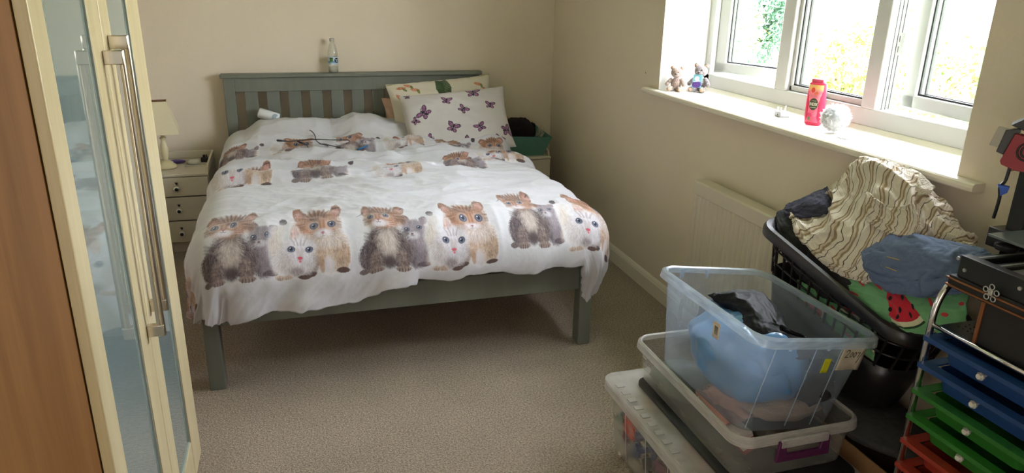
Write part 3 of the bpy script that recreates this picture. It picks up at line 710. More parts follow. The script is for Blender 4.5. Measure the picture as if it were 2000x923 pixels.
# butterflies
pb = Paint(620, 430, bg=np.array([.56, .52, .51]))
def butterfly(p, x, y, s, a, tone=1.):
    for sg in (-1, 1):
        for (dx, dy, rx, ry, r_) in ((.55, -.45, .62, .36, -.6), (.42, .40, .42, .32, .7)):
            cx = x+s*(sg*dx*cos(a)-dy*sin(a)); cy = y+s*(sg*dx*sin(a)+dy*cos(a))
            p.ell(cx, cy, s*rx, s*ry, C(62, 42, 66)*tone, rot=a+sg*r_, rough=.25, soft=.1, amp=.3); p.ell(cx, cy, s*rx*.7, s*ry*.62, C(136, 92, 122)*tone, rot=a+sg*r_, rough=.4, soft=.3, amp=.6, seed=3)
    p.line([(x+s*.6*sin(a), y-s*.6*cos(a)), (x-s*.6*sin(a), y+s*.6*cos(a))], s*.14, C(40, 28, 40)); p.line([(x+s*.6*sin(a), y-s*.6*cos(a)), (x+s*.95*sin(a+.3), y-s*.95*cos(a+.3))], 1.5, C(60, 40, 50))
for b in ((120, 160, 26, -.9), (255, 95, 20, .3), (425, 45, 27, .1), (340, 165, 21, .8), (510, 150, 19, .25), (262, 282, 24, .5), (120, 330, 18, 1.2), (580, 330, 26, 1.4), (40, 20, 12, 0), (60, 200, 16, 1), (420, 300, 22, -.4), (520, 390, 20, .6), (330, 385, 22, 1.0)):
    butterfly(pb, b[0], b[1], b[2]*1.5, b[3], 1.15)
M_butter = painted('butterfly_print_cotton', pb.c[::-1], bump=.3, bs=250, crease=.003)
pf = Paint(500, 330, bg=np.array([.64, .58, .47]))
pf.line([(250, 20), (262, 150)], 4, C(60, 80, 50))
for i in range(16):
    for sg in (-1, 1): pf.line([(250+i*.8, 25+i*8), (250+i*.8+sg*(34-abs(i-7)*1.6), 12+i*8)], 6, C(52+i, 78, 48))
for x, y, a in ((60, 40, 0), (95, 30, .5), (40, 90, 1), (430, 60, .4), (460, 100, 1.2), (120, 60, .3)):
    pf.ell(x, y, 22, 9, C(196, 132, 104), rot=a, seed=x); pf.ell(x+14, y+12, 14, 6, C(120, 126, 70), rot=a+1)
for x in range(0, 500, 8): pf.line([(x, 5+4*sin(x*.1)), (x+8, 5+4*sin(x*.1+.8))], 4, C(140, 120, 70), .7)
M_fern = painted('fern_print_cotton', pf.c[::-1], bump=.3, bs=250)
M_pinkp = mat('pink_blossom_cotton', (.62, .40, .30), .9, var=.3, vs=22, bump=.3, bs=200)
T = lambda *v: Vector(v).normalized()
ez = T(-.05, -.80, .60); ex = T(.985, -.06, .12); ex = (ex-ez*ex.dot(ez)).normalized(); ey = ez.cross(ex)
pillow('pillow', M_butter, (-.762, -.475, .708), ex, ey, ez, .325, .205, .13, 'white pillow printed with purple butterflies, frontmost at the right of the bed', 3)
ez = T(0, -.88, .47); ex = T(.99, 0, .10); ex = (ex-ez*ex.dot(ez)).normalized(); ey = ez.cross(ex)
pillow('pillow', M_fern, (-.80, -.26, .748), ex, ey, ez, .335, .20, .14, 'cream pillow with a green fern sprig, behind the butterfly pillow', 9)
ez = T(.1, -.93, .34); ex = T(.99, .08, .0); ex = (ex-ez*ex.dot(ez)).normalized(); ey = ez.cross(ex)
pillow('pillow', M_pinkp, (-.865, -.155, .66), ex, ey, ez, .30, .16, .09, 'pinkish pillow whose corner shows left of the cream pillow against the slats', 14)
# ================================================================ WARDROBE
M_beech = wood('beech_laminate', srgb(136, 96, 52), srgb(164, 120, 70), scale=(1.6, 1.6, .05), sc=24, rough=.4)
M_birch = wood('birch_laminate', srgb(188, 170, 130), srgb(202, 185, 145), scale=(1.6, 1.6, .05), sc=20, rough=.35)
M_fglass = mat('blue_grey_frosted_glass', srgb(120, 134, 132), .06, var=.01, spec=.9, coat=.6)
M_nickel = mat('satin_nickel', (.62, .56, .48), .22, 1.0, var=.03)
M_shadow = mat('dark_gap', (.02, .016, .012), .9)
xw = -2.064
wr = thing('wardrobe', (-2.38, -3.03, 0), 'beech wardrobe with two birch-framed frosted glass doors, at the left edge', 'wardrobe')
MB().box((-2.70, -3.463, .06), (-2.087, -3.443, 2.15)).build('side_panel', M_beech, wr, bev=.001)
MB().box((-2.70, -2.612, .06), (-2.087, -2.594, 2.15)).build('side_panel', M_beech, wr, bev=.001)
MB().box((-2.70, -3.47, 2.15), (-2.05, -2.59, 2.175)).build('top_panel', M_beech, wr, bev=.002)
MB().box((-2.70, -3.46, .0), (-2.11, -2.597, .075)).build('plinth', M_beech, wr, bev=.001)
MB().box((-2.70, -3.443, .075), (-2.692, -2.612, 2.15)).build('back_panel', M_beech, wr)
for y0, y1, ya, yb, lab in ((-3.466, -3.033, -3.392, -3.123, 'door nearest the camera'), (-3.029, -2.594, -2.947, -2.738, 'door farther from the camera')):
    z0, z1 = .082, 2.145; m = MB()
    m.box((xw-.02, y0, z0), (xw, ya, z1)); m.box((xw-.02, yb, z0), (xw, y1, z1)); m.box((xw-.02, ya, z0), (xw, yb, .212)); m.box((xw-.02, ya, 2.03), (xw, yb, z1))
    d = m.build('door', M_birch, wr, bev=.0035, seg=3)
    MB().box((xw-.012, ya-.004, .20), (xw-.006, yb+.004, 2.04)).build('glass_panel', M_fglass, d)
    g = MB()
    for a, b in (((ya, .212), (ya+.003, 2.03)), ((yb-.003, .212), (yb, 2.03)), ((ya, .212), (yb, .215))): g.box((xw-.006, a[0], a[1]), (xw-.002, b[0], b[1]))
    g.build('glazing_strip', mat('pale_glazing_strip', srgb(168, 172, 158), .5) if 'pale_glazing_strip' not in bpy.data.materials else bpy.data.materials['pale_glazing_strip'], d)
    yy, za, zb = ((-3.052, .708, 1.347) if y0 < -3.2 else (-2.985, .742, 1.372))
    h = MB().tube([(xw+.033, yy, za), (xw+.033, yy, zb)], .0062, 14); h.box((xw+.022, yy-.004, za+.004), (xw+.033, yy+.004, zb-.004))
    hh2 = h.build('handle', M_nickel, d, smooth='auto')
    for zz in (za, zb-.028): MB().box((xw, yy-.009, zz), (xw+.037, yy+.009, zz+.028)).build('handle_bracket', M_nickel, hh2, bev=.002)

# ================================================================ BEDSIDE CABINETS
M_white = mat('white_laminate', srgb(205, 196, 180), .45, var=.02)
M_knobw = mat('white_ceramic', (.75, .73, .70), .2); M_black = mat('black_plastic', (.012, .012, .013), .35, var=.2); M_blackm = mat('matt_black', (.015, .015, .016), .8, var=.3)
M_gap = M_shadow
def bedside(x0, x1, label, keys):
    t = thing('bedside_cabinet', ((x0+x1)/2, -.25, 0), label, 'cabinet')
    yb, yf_ = -.03, -.45
    MB().box((x0, yf_+.018, .04), (x0+.015, yb, .458)).build('side_panel', M_white, t, bev=.001)
    MB().box((x1-.015, yf_+.018, .04), (x1, yb, .458)).build('side_panel', M_white, t, bev=.001)
    MB().box((x0, yf_, .448), (x1, yb, .462)).build('top_panel', M_white, t, bev=.002)
    MB().box((x0+.015, yf_+.03, 0), (x1-.015, yb, .06)).build('plinth', M_white, t)
    MB().box((x0+.015, yb-.008, .05), (x1-.015, yb, .45)).build('back_panel', M_white, t)
    MB().box((x0+.002, yb-.014, .462), (x1-.002, yb, .508)).build('gallery_back', M_white, t, bev=.003)
    for x in (x0, x1-.012):
        MB().prism([(x, yf_+.02, .462), (x, yb-.014, .462), (x, yb-.014, .508), (x, yf_+.07, .500), (x, yf_+.035, .488)], (.012, 0, 0)).build('gallery_side', M_white, t, bev=.002)
    for i, (za, zb) in enumerate(((.337, .444), (.197, .330), (.067, .190))):
        d = MB().box((x0+.004, yf_-.002, za), (x1-.004, yf_+.016, zb)).build('drawer', M_white, t, bev=.002)
        MB().box((x0+.02, yf_+.016, za+.01), (x1-.02, yb-.03, zb-.02)).build('drawer_box', M_white, d)
        kx = keys[i] if i < len(keys) else keys[-1]; zc = (za+zb)/2
        k = MB().lathe([(.007, 0), (.007, .006), (.015, .010), (.017, .016), (.013, .021)], (kx, yf_-.002, zc-.008), 18, (0, -1, 0)).build('knob', M_knobw, d, smooth=True)
        MB().lathe([(.010, 0), (.009, .003), (.003, .004)], (kx, yf_-.0225, zc-.009), 12, (0, -1, 0)).build('knob_cap', M_black, k)
        MB().prism([(kx-.008, yf_-.002, zc+.028), (kx+.008, yf_-.002, zc+.027), (kx+.006, yf_-.002, zc+.018), (kx, yf_-.002, zc+.012), (kx-.004, yf_-.002, zc+.02)], (0, -.004, 0)).build('keyhole_cover', M_black, d)
    return t
bedside(-2.56, -2.188, 'white three-drawer bedside cabinet under the lamp, left of the bed', [at(345, 364, 'y', -.45).x]*1+[at(350, 405, 'y', -.45).x, at(355, 446, 'y', -.45).x])
bedside(-.455, -.150, 'white three-drawer bedside cabinet in the corner right of the bed', [at(1030, 320, 'y', -.45).x])

# lamp
M_cream = mat('cream_glazed_ceramic', srgb(212, 200, 160), .35, var=.05, vs=14)
M_shade = mat('cream_linen_shade', srgb(214, 202, 170), .95, var=.04, vs=60, bump=.2, bs=300)
lx, ly, lz = -2.425, -.27, .462
lm = thing('table_lamp', (lx, ly, lz), 'cream table lamp with turned stem and square tapered shade', 'lamp')
MB().lathe([(.052, 0), (.056, .004), (.056, .012), (.050, .020), (.040, .024), (.038, .032), (.024, .038), (.016, .044)], (lx, ly, lz), 28).build('base', M_cream, lm, smooth=True)
MB().lathe([(.016, .044), (.013, .055), (.017, .066), (.021, .085), (.022, .105), (.018, .13), (.013, .15), (.012, .165), (.017, .17), (.017, .176), (.011, .18), (.011, .20)], (lx, ly, lz), 24).build('stem', M_cream, lm, smooth=True)
MB().lathe([(.012, .20), (.012, .235)], (lx, ly, lz), 16).build('bulb_holder', M_white, lm, smooth='auto')
q = MB(); z0, z1, hb_, ht = lz+.205, lz+.382, .092, .046; rz = Matrix.Rotation(radians(6), 3, 'Z')
for s, z in ((hb_, z0), (ht, z1), (ht-.003, z1), (hb_-.003, z0)):
    for a, b in ((-1, -1), (1, -1), (1, 1), (-1, 1)): q.v.append(tuple(Vector((lx, ly, z))+rz @ Vector((a*s, b*s, 0))))
for l in range(4):
    for k_ in range(4): q.f.append((l*4+k_, l*4+(k_+1) % 4, ((l+1) % 4)*4+(k_+1) % 4, ((l+1) % 4)*4+k_))
q.build('shade', M_shade, lm)
M_brown = mat('carrier_and_shadow_brown', srgb(130, 96, 72), .8)
g = MB()
for a, b in ((-1, -1), (1, -1), (1, 1), (-1, 1)): g.tube([tuple(Vector((lx, ly, z1))+rz @ Vector((a*ht, b*ht, 0))), (lx, ly, z1-.01)], .0015, 6)
g.build('shade_carrier', M_brown, lm)
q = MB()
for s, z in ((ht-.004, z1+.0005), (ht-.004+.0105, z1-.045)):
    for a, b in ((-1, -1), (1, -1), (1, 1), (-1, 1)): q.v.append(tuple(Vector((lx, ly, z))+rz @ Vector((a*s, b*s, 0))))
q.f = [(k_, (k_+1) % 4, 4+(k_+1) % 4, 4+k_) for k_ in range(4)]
q.build('shade_inner_shadow', M_brown, lm)  # brown band inside the lampshade's top, coloured for the shadow in there
# things beside the lamp
M_purple = mat('purple_plastic', srgb(96, 78, 148), .4); M_cable = mat('white_cable', (.72, .71, .68), .4)
p = at(348, 311, 'z', .475)
m = MB().ball((p.x, -.17, .474), (.045, .022, .012), 16, lump=.05); tag(m.build('spectacle_case', M_purple, smooth=True), 'small purple case lying behind the lamp base', 'case')
e = thing('charger', (-2.275, -.2, .462), 'white round charger with looped white cable, right of the lamp', 'charger')
MB().lathe([(.03, 0), (.034, .006), (.034, .014), (.026, .022), (.008, .024)], (-2.285, -.20, .462), 24).build('puck', M_cable, e, smooth=True)
MB().tube([(-2.285+.06*cos(a)+.02*cos(2*a), -.235+.035*sin(a), .4665+.003*sin(3*a)) for a in [i*.21 for i in range(34)]], .0024, 6).build('cable', M_cable, e, smooth=True)
e = thing('plug_adaptor', (-2.225, -.16, .462), 'black mains adaptor plug standing in the right corner of the left cabinet top', 'plug')
MB().box((-2.25, -.185, .462), (-2.21, -.145, .492)).build('body', M_black, e, bev=.004); MB().box((-2.238, -.175, .492), (-2.224, -.168, .508)).add(*[(lambda q: (q.v, q.f))(MB().box((-2.222, -.16, .492), (-2.216, -.152, .505)))][0]).build('pin', M_black, e)
# ---- green tray on the right cabinet
M_teal = mat('teal_felt', srgb(84, 130, 118), .95, var=.12, vs=30, bump=.4, bs=180)
tr = thing('storage_tray', (-.3, -.27, .462), 'teal felt tray with flared sides on the right-hand cabinet', 'tray')
bx0, bx1_, by0, by1 = -.435, -.185, -.405, -.10; tx0, tx1, ty0, ty1 = -.47, -.135, -.425, -.065; z0, z1 = .474, .598; th = .006
MB().box((bx0, by0, .463), (bx1_, by1, z0+.006)).build('bottom', M_teal, tr)
def wall4(a, b, c, d, n): m = MB(); m.prism([a, b, c, d], n); return m
wall4((bx0, by0, z0), (bx1_, by0, z0), (tx1, ty0, z1-.018), (tx0, ty0, z1), (0, th, 0)).build('side', M_teal, tr)
wall4((bx0, by1, z0), (bx1_, by1, z0), (tx1, ty1, z1), (tx0, ty1, z1), (0, -th, 0)).build('side', M_teal, tr)
wall4((bx0, by0, z0), (bx0, by1, z0), (tx0, ty1, z1), (tx0, ty0, z1), (th, 0, 0)).build('side', M_teal, tr)
wall4((bx1_, by0, z0), (bx1_, by1, z0), (tx1, ty1, z1), (tx1, ty0, z1-.018), (-th, 0, 0)).build('side', M_teal, tr)
M_fluff = mat('black_wool', (.010, .008, .008), 1, var=.4, vs=40, bump=1, bs=120)
e = thing('black_bag', (-.31, -.25, .48), 'soft black bundle heaped in the teal tray', 'bag')
MB().ball((-.305, -.24, .59), (.105, .085, .095), 24, lump=.07, seed=3).build('body', M_fluff, e, smooth=True)
MB().ball((-.215, -.26, .60), (.022, .022, .05), 12, lump=.1, seed=8).build('tie', M_fluff, e, smooth=True)
m = MB().ball((-.385, -.17, .645), (.035, .03, .045), 14, lump=.05); tag(m.build('orange_pouch', mat('orange_fabric', srgb(196, 104, 60), .8), smooth=True), 'orange object peeking out behind the black bundle', 'pouch')
m = MB()
rd = random.Random(3)
for i in range(16):
    a = Vector((-.19+rd.uniform(-.02, .02), -.3+rd.uniform(-.05, .05), .56)); m.tube([a, a+Vector((rd.uniform(-.01, .03), 0, .035)), a+Vector((rd.uniform(-.02, .04), 0, .07))], .0012, 5)
for i in range(10):
    a = Vector((-.425+rd.uniform(-.01, .02), -.35+rd.uniform(-.05, .05), .56)); m.tube([a, a+Vector((rd.uniform(-.02, .01), 0, .03)), a+Vector((rd.uniform(-.02, .02), 0, .06))], .0012, 5)
tag(m.build('wire_bundle', mat('pale_straw', srgb(190, 180, 160), .5)), 'pale thin strands sticking up at the edges of the teal tray', 'strands')

# ---- bottle on the headboard
M_pet = clear('clear_pet', (.93, .95, .93), haze=(.8, .8, .75), amount=.10, rough=.08, gloss=1.3)
M_water = clear('water', (.90, .92, .90), haze=(.9, .9, .85), amount=.12, rough=.05, gloss=1.6)
bxc = (-1.448, -.066, hh)
bt = thing('water_bottle', bxc, 'nearly empty clear plastic water bottle standing on the headboard', 'bottle')
MB().lathe([(.022, .0), (.029, .004), (.030, .02), (.028, .03), (.030, .04), (.0285, .05), (.0295, .10), (.030, .115), (.027, .135), (.020, .162), (.012, .178), (.0115, .188)], bxc, 28).build('body', M_pet, bt, smooth=True)
MB().lathe([(.021, .003), (.027, .006), (.028, .03), (.0275, .036)], bxc, 24).build('water', M_water, bt, smooth=True)
MB().lathe([(.0145, .184), (.0145, .200), (.0135, .203)], bxc, 24).build('cap', mat('clear_grey_cap', (.42, .38, .32), .35), bt, smooth='auto')
lb = Paint(240, 80, bg=srgb(196, 206, 214)); lb.put(C(118, 152, 186), (lb.Y > 42)*.9); lb.put(C(200, 212, 222), (lb.Y > 64)*.8)
lb.put(C(82, 128, 70), ((lb.X > 92) & (lb.X < 118) & (lb.Y > 8) & (lb.Y < 50))*1.); lb.put(C(60, 100, 50), ((lb.X > 92) & (lb.X < 118) & (lb.Y > 8) & (lb.Y < 22))*1.)
lb.ell(150, 36, 22, 26, C(40, 58, 78), rough=0, amp=0, soft=.06); lb.line([(135, 28), (165, 28)], 3, C(220, 225, 230)); lb.ell(150, 44, 8, 6, C(210, 220, 230), rough=0, amp=0)
for yy in (14, 22, 30): lb.line([(56, yy), (66, yy)], 3, C(70, 80, 90))
m = MB(); n = 40; uv = []
for h in (.050, .096):
    for i in range(n+1): a = -pi/2+2*pi*(i/n-.5); m.v.append((bxc[0]+.0302*cos(a), bxc[1]+.0302*sin(a), bxc[2]+h)); uv.append((i/n, (h-.05)/.046))
m.f = [(i, i+1, n+2+i, n+1+i) for i in range(n)]; m.uv = np.array(uv)
m.build('label', painted('bottle_label', lb.c[::-1], rough=.4, sheen=0, bump=0), bt, smooth=True)
# ---- socket tower, cables, pen
p = Vector((-1.845, -.145, .722)); ax = T(.86, -.12, -.30)
st_ = thing('socket_tower', tuple(p), 'white cylindrical socket extension lying by the headboard slats', 'socket')
a0 = p-ax*.062; MB().lathe([(.026, 0), (.031, .004), (.031, .115), (.026, .12)], a0, 28, ax).build('body', mat('white_plastic', (.72, .73, .75), .3), st_, smooth=True)
ax2 = T(-.55, -.80, .1); M_gs = mat('grey_socket_face', (.34, .33, .30), .5)
s0 = a0-ax*.001; u_ = ax.cross(Vector((0, 0, 1))).normalized(); v_ = ax.cross(u_)
f = MB().lathe([(.021, 0), (.021, -.003)], s0, 24, ax).build('socket_face', M_gs, st_)
for da, db in ((-.008, -.008), (.009, -.003), (-.001, .010)): MB().lathe([(.0032, 0), (.0032, -.001)], s0-ax*.003+u_*da+v_*db, 10, ax).build('socket_hole', M_black, f)
nrm = T(.2, -.95, .28); s1 = a0+ax*.092+nrm*.030
MB().lathe([(.016, 0), (.016, .003)], s1, 20, nrm).build('socket_face', mat('blue_grey_socket', (.30, .36, .42), .5), st_)
# depsgraph-free height of the duvet top for things lying on it
def duv_z(x, y):
    i = np.argmin((X-x)**2+(Y-y)**2+(t_ > .5)*9); return float(Z.ravel()[i])
def on_duvet(pts, h=.006):
    r = []
    for px, py in pts:
        q = at(px, py, 'z', .66)
        for _ in range(4): q = at(px, py, 'z', duv_z(q.x, q.y)+h)
        r.append(q)
    return r
def smooth_path(pts, n=8):
    Cc = np.array([tuple(p) for p in pts]); return [tuple(v) for v in cat_rom(Cc, np.linspace(0, 1, n*(len(pts)-1)+1))]
M_cabk = mat('dark_cable', (.03, .028, .03), .5)
cb = thing('charging_cable', tuple(on_duvet([(600, 275)])[0]), 'dark charging cable with black plugs trailing across the top of the duvet', 'cable')
MB().tube(smooth_path(on_duvet([(595, 252), (607, 255), (615, 264), (617, 273), (625, 280), (635, 283), (645, 286)], .004)), .0028, 6).build('cable', M_cabk, cb, smooth=True)
MB().tube(smooth_path(on_duvet([(556, 276), (575, 275), (595, 273), (620, 272), (650, 273), (678, 273), (682, 277), (676, 280)], .004)), .0026, 6).build('cable', M_cabk, cb, smooth=True)
MB().tube(smooth_path(on_duvet([(600, 282), (603, 289), (612, 288), (622, 282), (634, 281), (650, 285), (672, 288)], .004)), .0026, 6).build('cable', M_cabk, cb, smooth=True)
MB().tube(on_duvet([(542, 274), (558, 275)], .005), .0055, 8).build('plug', M_black, cb, smooth=True)
MB().tube(on_duvet([(582, 276), (590, 279), (599, 283)], .006), [.004, .0075, .006], 8).build('plug', M_black, cb, smooth=True)
tag(MB().tube(on_duvet([(698, 292), (717, 285)], .006), .0055, 8).build('pen', mat('blue_plastic_pen', srgb(40, 104, 150), .35), smooth=True), 'short blue pen lying on the duvet', 'pen')
# ================================================================ RADIATOR
M_rad = mat('cream_radiator_enamel', (.60, .535, .44), .4, var=.03, vs=3)
ry0, ry1, rz0, rz1 = -2.075, -2.845, .13, .722
rd_ = thing('radiator', (-.06, (ry0+ry1)/2, 0), 'cream ridged panel radiator under the window', 'radiator')
m = MB(); N = 22; w0 = (ry0-ry1-.06)/N; ys = []
for i in range(N):
    y = ry0-.03-i*w0
    ys += [(y, -.082), (y-w0*.10, -.082), (y-w0*.30, -.089), (y-w0*.82, -.089), (y-w0*.98, -.082)]
zz = [rz0+.03, rz0+.06, rz1-.075, rz1-.06]
for j, z in enumerate(zz):
    for y, x in ys: m.v.append((x if 0 < j < 3 else -.084, y, z))
n = len(ys)
for j in range(3):
    for i in range(n-1): m.f.append((j*n+i, j*n+i+1, (j+1)*n+i+1, (j+1)*n+i))
m.build('front_panel', M_rad, rd_, smooth='auto')
m = MB(); m.box((-.084, ry0, rz0), (-.060, ry0-.03, rz1-.03)); m.box((-.084, ry1+.03, rz0), (-.060, ry1, rz1-.03)); m.box((-.084, ry0, rz0), (-.060, ry1, rz0+.03))
m.build('frame', M_rad, rd_, bev=.004)
m = MB().prism([(-.092, ry0, rz1-.058), (-.092, ry0, rz1-.006), (-.086, ry0, rz1), (-.03, ry0, rz1), (-.03, ry0, rz1-.058)], (0, ry1-ry0, 0)); m.build('top_cover', M_rad, rd_, bev=.002)
m = MB().box((-.06, ry0-.03, rz0+.02), (-.035, ry1+.03, rz1-.06)); m.build('rear_panel', M_rad, rd_)
for y in (ry0-.15, ry1+.2): MB().box((-.035, y, rz0+.1), (0, y-.03, rz1-.1)).build('bracket', M_rad, rd_)
MB().tube([(-.06, ry0+.0, rz0+.02), (-.06, ry0+.04, rz0+.02), (-.06, ry0+.05, .08), (-.06, ry0+.05, 0)], .0075, 10).build('pipe', M_rad, rd_, smooth=True)
MB().lathe([(.016, 0), (.018, .01), (.018, .045), (.012, .055)], (-.06, ry0+.05, rz0+.02), 16).build('valve', M_knobw, rd_, smooth=True)

# ================================================================ WINDOWSILL THINGS
def fur(name, c, seed=1):
    return mat(name, c, 1, var=.22, vs=60, bump=1, bs=220, sheen=.6)
zs_ = zs
def teddy(c, s, m, label, facing, big=False):
    """seated bear: s = height; facing = yaw of its front"""
    R_ = Matrix.Rotation(facing, 3, 'Z'); P = lambda x, y, z: tuple(Vector(c)+R_ @ (Vector((x, y, z))*s))   # front is -y
    RM = R_; t = thing('teddy_bear', c, label, 'teddy', None)
    b = MB(); b.ball(P(0, 0, .28), (.21*s, .19*s, .27*s), 18, RM, .02); b.ball(P(0, -.01, .72), (.235*s, .21*s, .215*s), 18, RM, .02)
    b.ball(P(0, -.17, .66), (.12*s, .10*s, .09*s), 14, RM)
    b.build('body', m, t, smooth=True)
    for sx in (-1, 1):
        e = MB().ball(P(sx*.19, .02, .90), (.085*s, .04*s, .085*s), 12, RM).build('ear', m, t, smooth=True)
        MB().ball(P(sx*.19, -.018, .90), (.05*s, .012*s, .05*s), 10, RM).build('inner_ear', M_tpad, e, smooth=True)
        a = MB().tube([P(sx*.17, -.02, .46), P(sx*.28, -.08, .36), P(sx*.33, -.16, .28)], [.075*s, .08*s, .07*s], 12); a.ball(P(sx*.335, -.17, .27), .082*s, 12); a.build('arm', m, t, smooth=True)
        l = MB().tube([P(sx*.12, -.08, .10), P(sx*.18, -.24, .10), P(sx*.21, -.34, .10)], [.10*s, .09*s, .09*s], 12); l.ball(P(sx*.21, -.36, .105), .095*s, 12)
        lo = l.build('leg', m, t, smooth=True)
        MB().ball(P(sx*.21, -.435, .105), (.065*s, .025*s, .065*s), 12, RM).build('foot_pad', M_tpad, lo, smooth=True)
        MB().ball(P(sx*.09, -.205, .76), .022*s, 8).build('eye', M_black, t, smooth=True)
    MB().ball(P(0, -.265, .69), (.04*s, .025*s, .03*s), 10, RM).build('nose', mat('teddy_nose', (.06, .035, .03), .5) if 'teddy_nose' not in bpy.data.materials else bpy.data.materials['teddy_nose'], t, smooth=True)
    return t, P, RM
M_tpad = mat('peach_pad', srgb(206, 168, 144), .9)
c1 = at(1318, 172, 'z', zs); c1 = (.062, -1.578, zs)
teddy(c1, .118, fur('pinkish_beige_plush', srgb(184, 158, 146)), 'small pinkish-beige teddy bear at the left end of the windowsill', radians(-38))
t2, P2, RM2 = teddy((.165, -1.622, zs), .134, fur('grey_plush', srgb(150, 138, 136)), 'grey teddy bear holding a blue and purple card, beside the beige bear', radians(-48))
card = Paint(60, 80, bg=srgb(120, 176, 190)); card.ell(30, 60, 30, 22, C(96, 70, 140), amp=.2); card.ell(28, 25, 16, 14, C(232, 240, 244), amp=.1); card.line([(10, 45), (50, 38)], 4, C(220, 230, 240))
m = MB(); pts = [P2(-.17, -.44, .18), P2(.17, -.44, .18), P2(.15, -.30, .62), P2(-.15, -.30, .62)]; n_ = (Vector(pts[1])-Vector(pts[0])).cross(Vector(pts[3])-Vector(pts[0])).normalized()
m.v = list(pts)+[tuple(Vector(p)-n_*.004) for p in pts]; m.f = [(0, 1, 2, 3), (7, 6, 5, 4), (0, 4, 5, 1), (1, 5, 6, 2), (2, 6, 7, 3), (3, 7, 4, 0)]; m.uv = np.array([(0, 0), (1, 0), (1, 1), (0, 1)]*2)
tag(m.build('card', painted('card_print', card.c[::-1], rough=.5, sheen=0, bump=0)), 'small blue and purple gift card held by the grey bear', 'card')
# plug
pp = Vector((.115, -2.325, zs)); e = thing('mains_plug', tuple(pp), 'white three-pin plug lying pins up on the windowsill', 'plug')
Rz = Matrix.Translation(pp) @ Matrix.Rotation(radians(-12), 4, 'Z')
MB().box((-.02, -.026, 0), (.024, .026, .021), Rz).build('body', mat('plug_white', (.42, .42, .45), .35), e, bev=.006, seg=3)
for a, b, c_ in ((-.012, -.014, .016), (-.012, .010, .016), (.012, -.002, .022)): MB().box((a-.003, b, .020), (a+.003, b+.006, .020+c_), Rz).build('pin', M_steel, e, bev=.001)
MB().box((-.0205, -.012, .006), (-.019, -.004, .012), Rz).build('usb_port', M_black, e)
# shower gel bottle
gc = Vector((.115, -2.508, zs)); g = thing('shower_gel_bottle', tuple(gc), 'pink translucent shower gel bottle with dark round label on the windowsill', 'bottle')
gp = Paint(200, 420, bg=srgb(236, 110, 140)); gp.put(gp.fur(C(246, 150, 150), 5, .02, .02, .5), sstep(330, 120, gp.Y)*.6); gp.put(C(250, 214, 120), sstep(90, 20, gp.Y)*.85)
gp.ell(70, 60, 26, 30, C(230, 80, 60), seed=3); gp.ell(120, 95, 30, 16, C(240, 120, 90), seed=4); gp.ell(100, 215, 62, 66, C(70, 76, 58), rough=0, amp=.1, soft=.04)
gp.ell(60, 340, 34, 26, C(214, 70, 110), seed=5); gp.ell(60, 380, 20, 22, C(110, 140, 90), seed=6); gp.ell(130, 320, 30, 34, C(230, 130, 150), seed=7)
def letters(p, txt, x, y, h, w, col, th=3., gap=.35, slant=0):
    G = {'R': [((0, 1), (0, 0), (.7, 0), (1, .2), (.7, .5), (0, .5)), ((.5, .5), (1, 1))], 'A': [((0, 1), (.5, 0), (1, 1)), ((.25, .6), (.75, .6))], 'D': [((0, 0), (0, 1), (.6, 1), (1, .7), (1, .3), (.6, 0), (0, 0))],
         'O': [((.5, 0), (.1, .2), (0, .5), (.1, .8), (.5, 1), (.9, .8), (1, .5), (.9, .2), (.5, 0))], 'X': [((0, 0), (1, 1)), ((1, 0), (0, 1))],
         '2': [((0, .2), (.3, 0), (.7, 0), (.85, .25), (.6, .55), (0, 1), (.25, .95), (.9, 1))], '0': [((.5, 0), (.1, .25), (0, .6), (.25, 1), (.6, .9), (.85, .5), (.8, .15), (.5, 0))],
         '7': [((0, .08), (.8, 0), (.65, .5), (.55, 1))], '/': [((1, 0), (.4, .6), (0, 1.3))]}
    for i, c_ in enumerate(txt):
        for st in G.get(c_, []): p.line([(x+i*w*(1+gap)+a*w+slant*(1-b)*h, y+b*h) for a, b in st], th, col, 1, .8)
letters(gp, 'RADOX', 48, 200, 30, 17, C(236, 232, 214), 4.5, .28)
gp.line([(70, 178), (130, 178)], 3, C(220, 216, 190)); gp.line([(62, 252), (138, 252)], 3, C(220, 216, 190))
M_gel = NT('pink_gel_plastic'); M_gel.b.inputs['Base Color'].default_value = (*srgb(238, 92, 128), 1); M_gel.b.inputs['Roughness'].default_value = .15; M_gel.b.inputs['Transmission Weight'].default_value = .55; M_gel.b.inputs['IOR'].default_value = 1.2
M_gel = M_gel.m
RG = Matrix.Translation(gc) @ Matrix.Rotation(radians(-62), 4, 'Z')   # broad face towards the room
def oval(a, b, z, n=32, p=2.6): return [tuple(RG @ Vector((a*math.copysign(abs(cos(t))**(2/p), cos(t)), b*math.copysign(abs(sin(t))**(2/p), sin(t)), z))) for t in [2*pi*i/n for i in range(n)]]
m = MB(); prof = [(.024, .015, 0), (.030, .018, .006), (.033, .019, .03), (.034, .019, .08), (.032, .018, .13), (.030, .017, .150), (.024, .013, .154)]
for a, b, z in prof: m.v += oval(a, b, z)
n = 32
for j in range(len(prof)-1):
    for i in range(n): m.f.append((j*n+i, j*n+(i+1) % n, (j+1)*n+(i+1) % n, (j+1)*n+i))
m.f += [tuple(range(n))[::-1], tuple(range((len(prof)-1)*n, len(prof)*n))]
gb_ = m.build('body', M_gel, g, smooth=True)
m = MB(); uv = []
for j, z in enumerate((.012, .045, .08, .115, .146)):
    for i in range(17):
        s = i/16*2-1; a = .0285 if j else .027; x = s*a*.93; y = -(.0195)*(1-abs(s)**3*.35); m.v.append(tuple(RG @ Vector((x, y, z)))); uv.append((i/16, (z-.012)/.134))
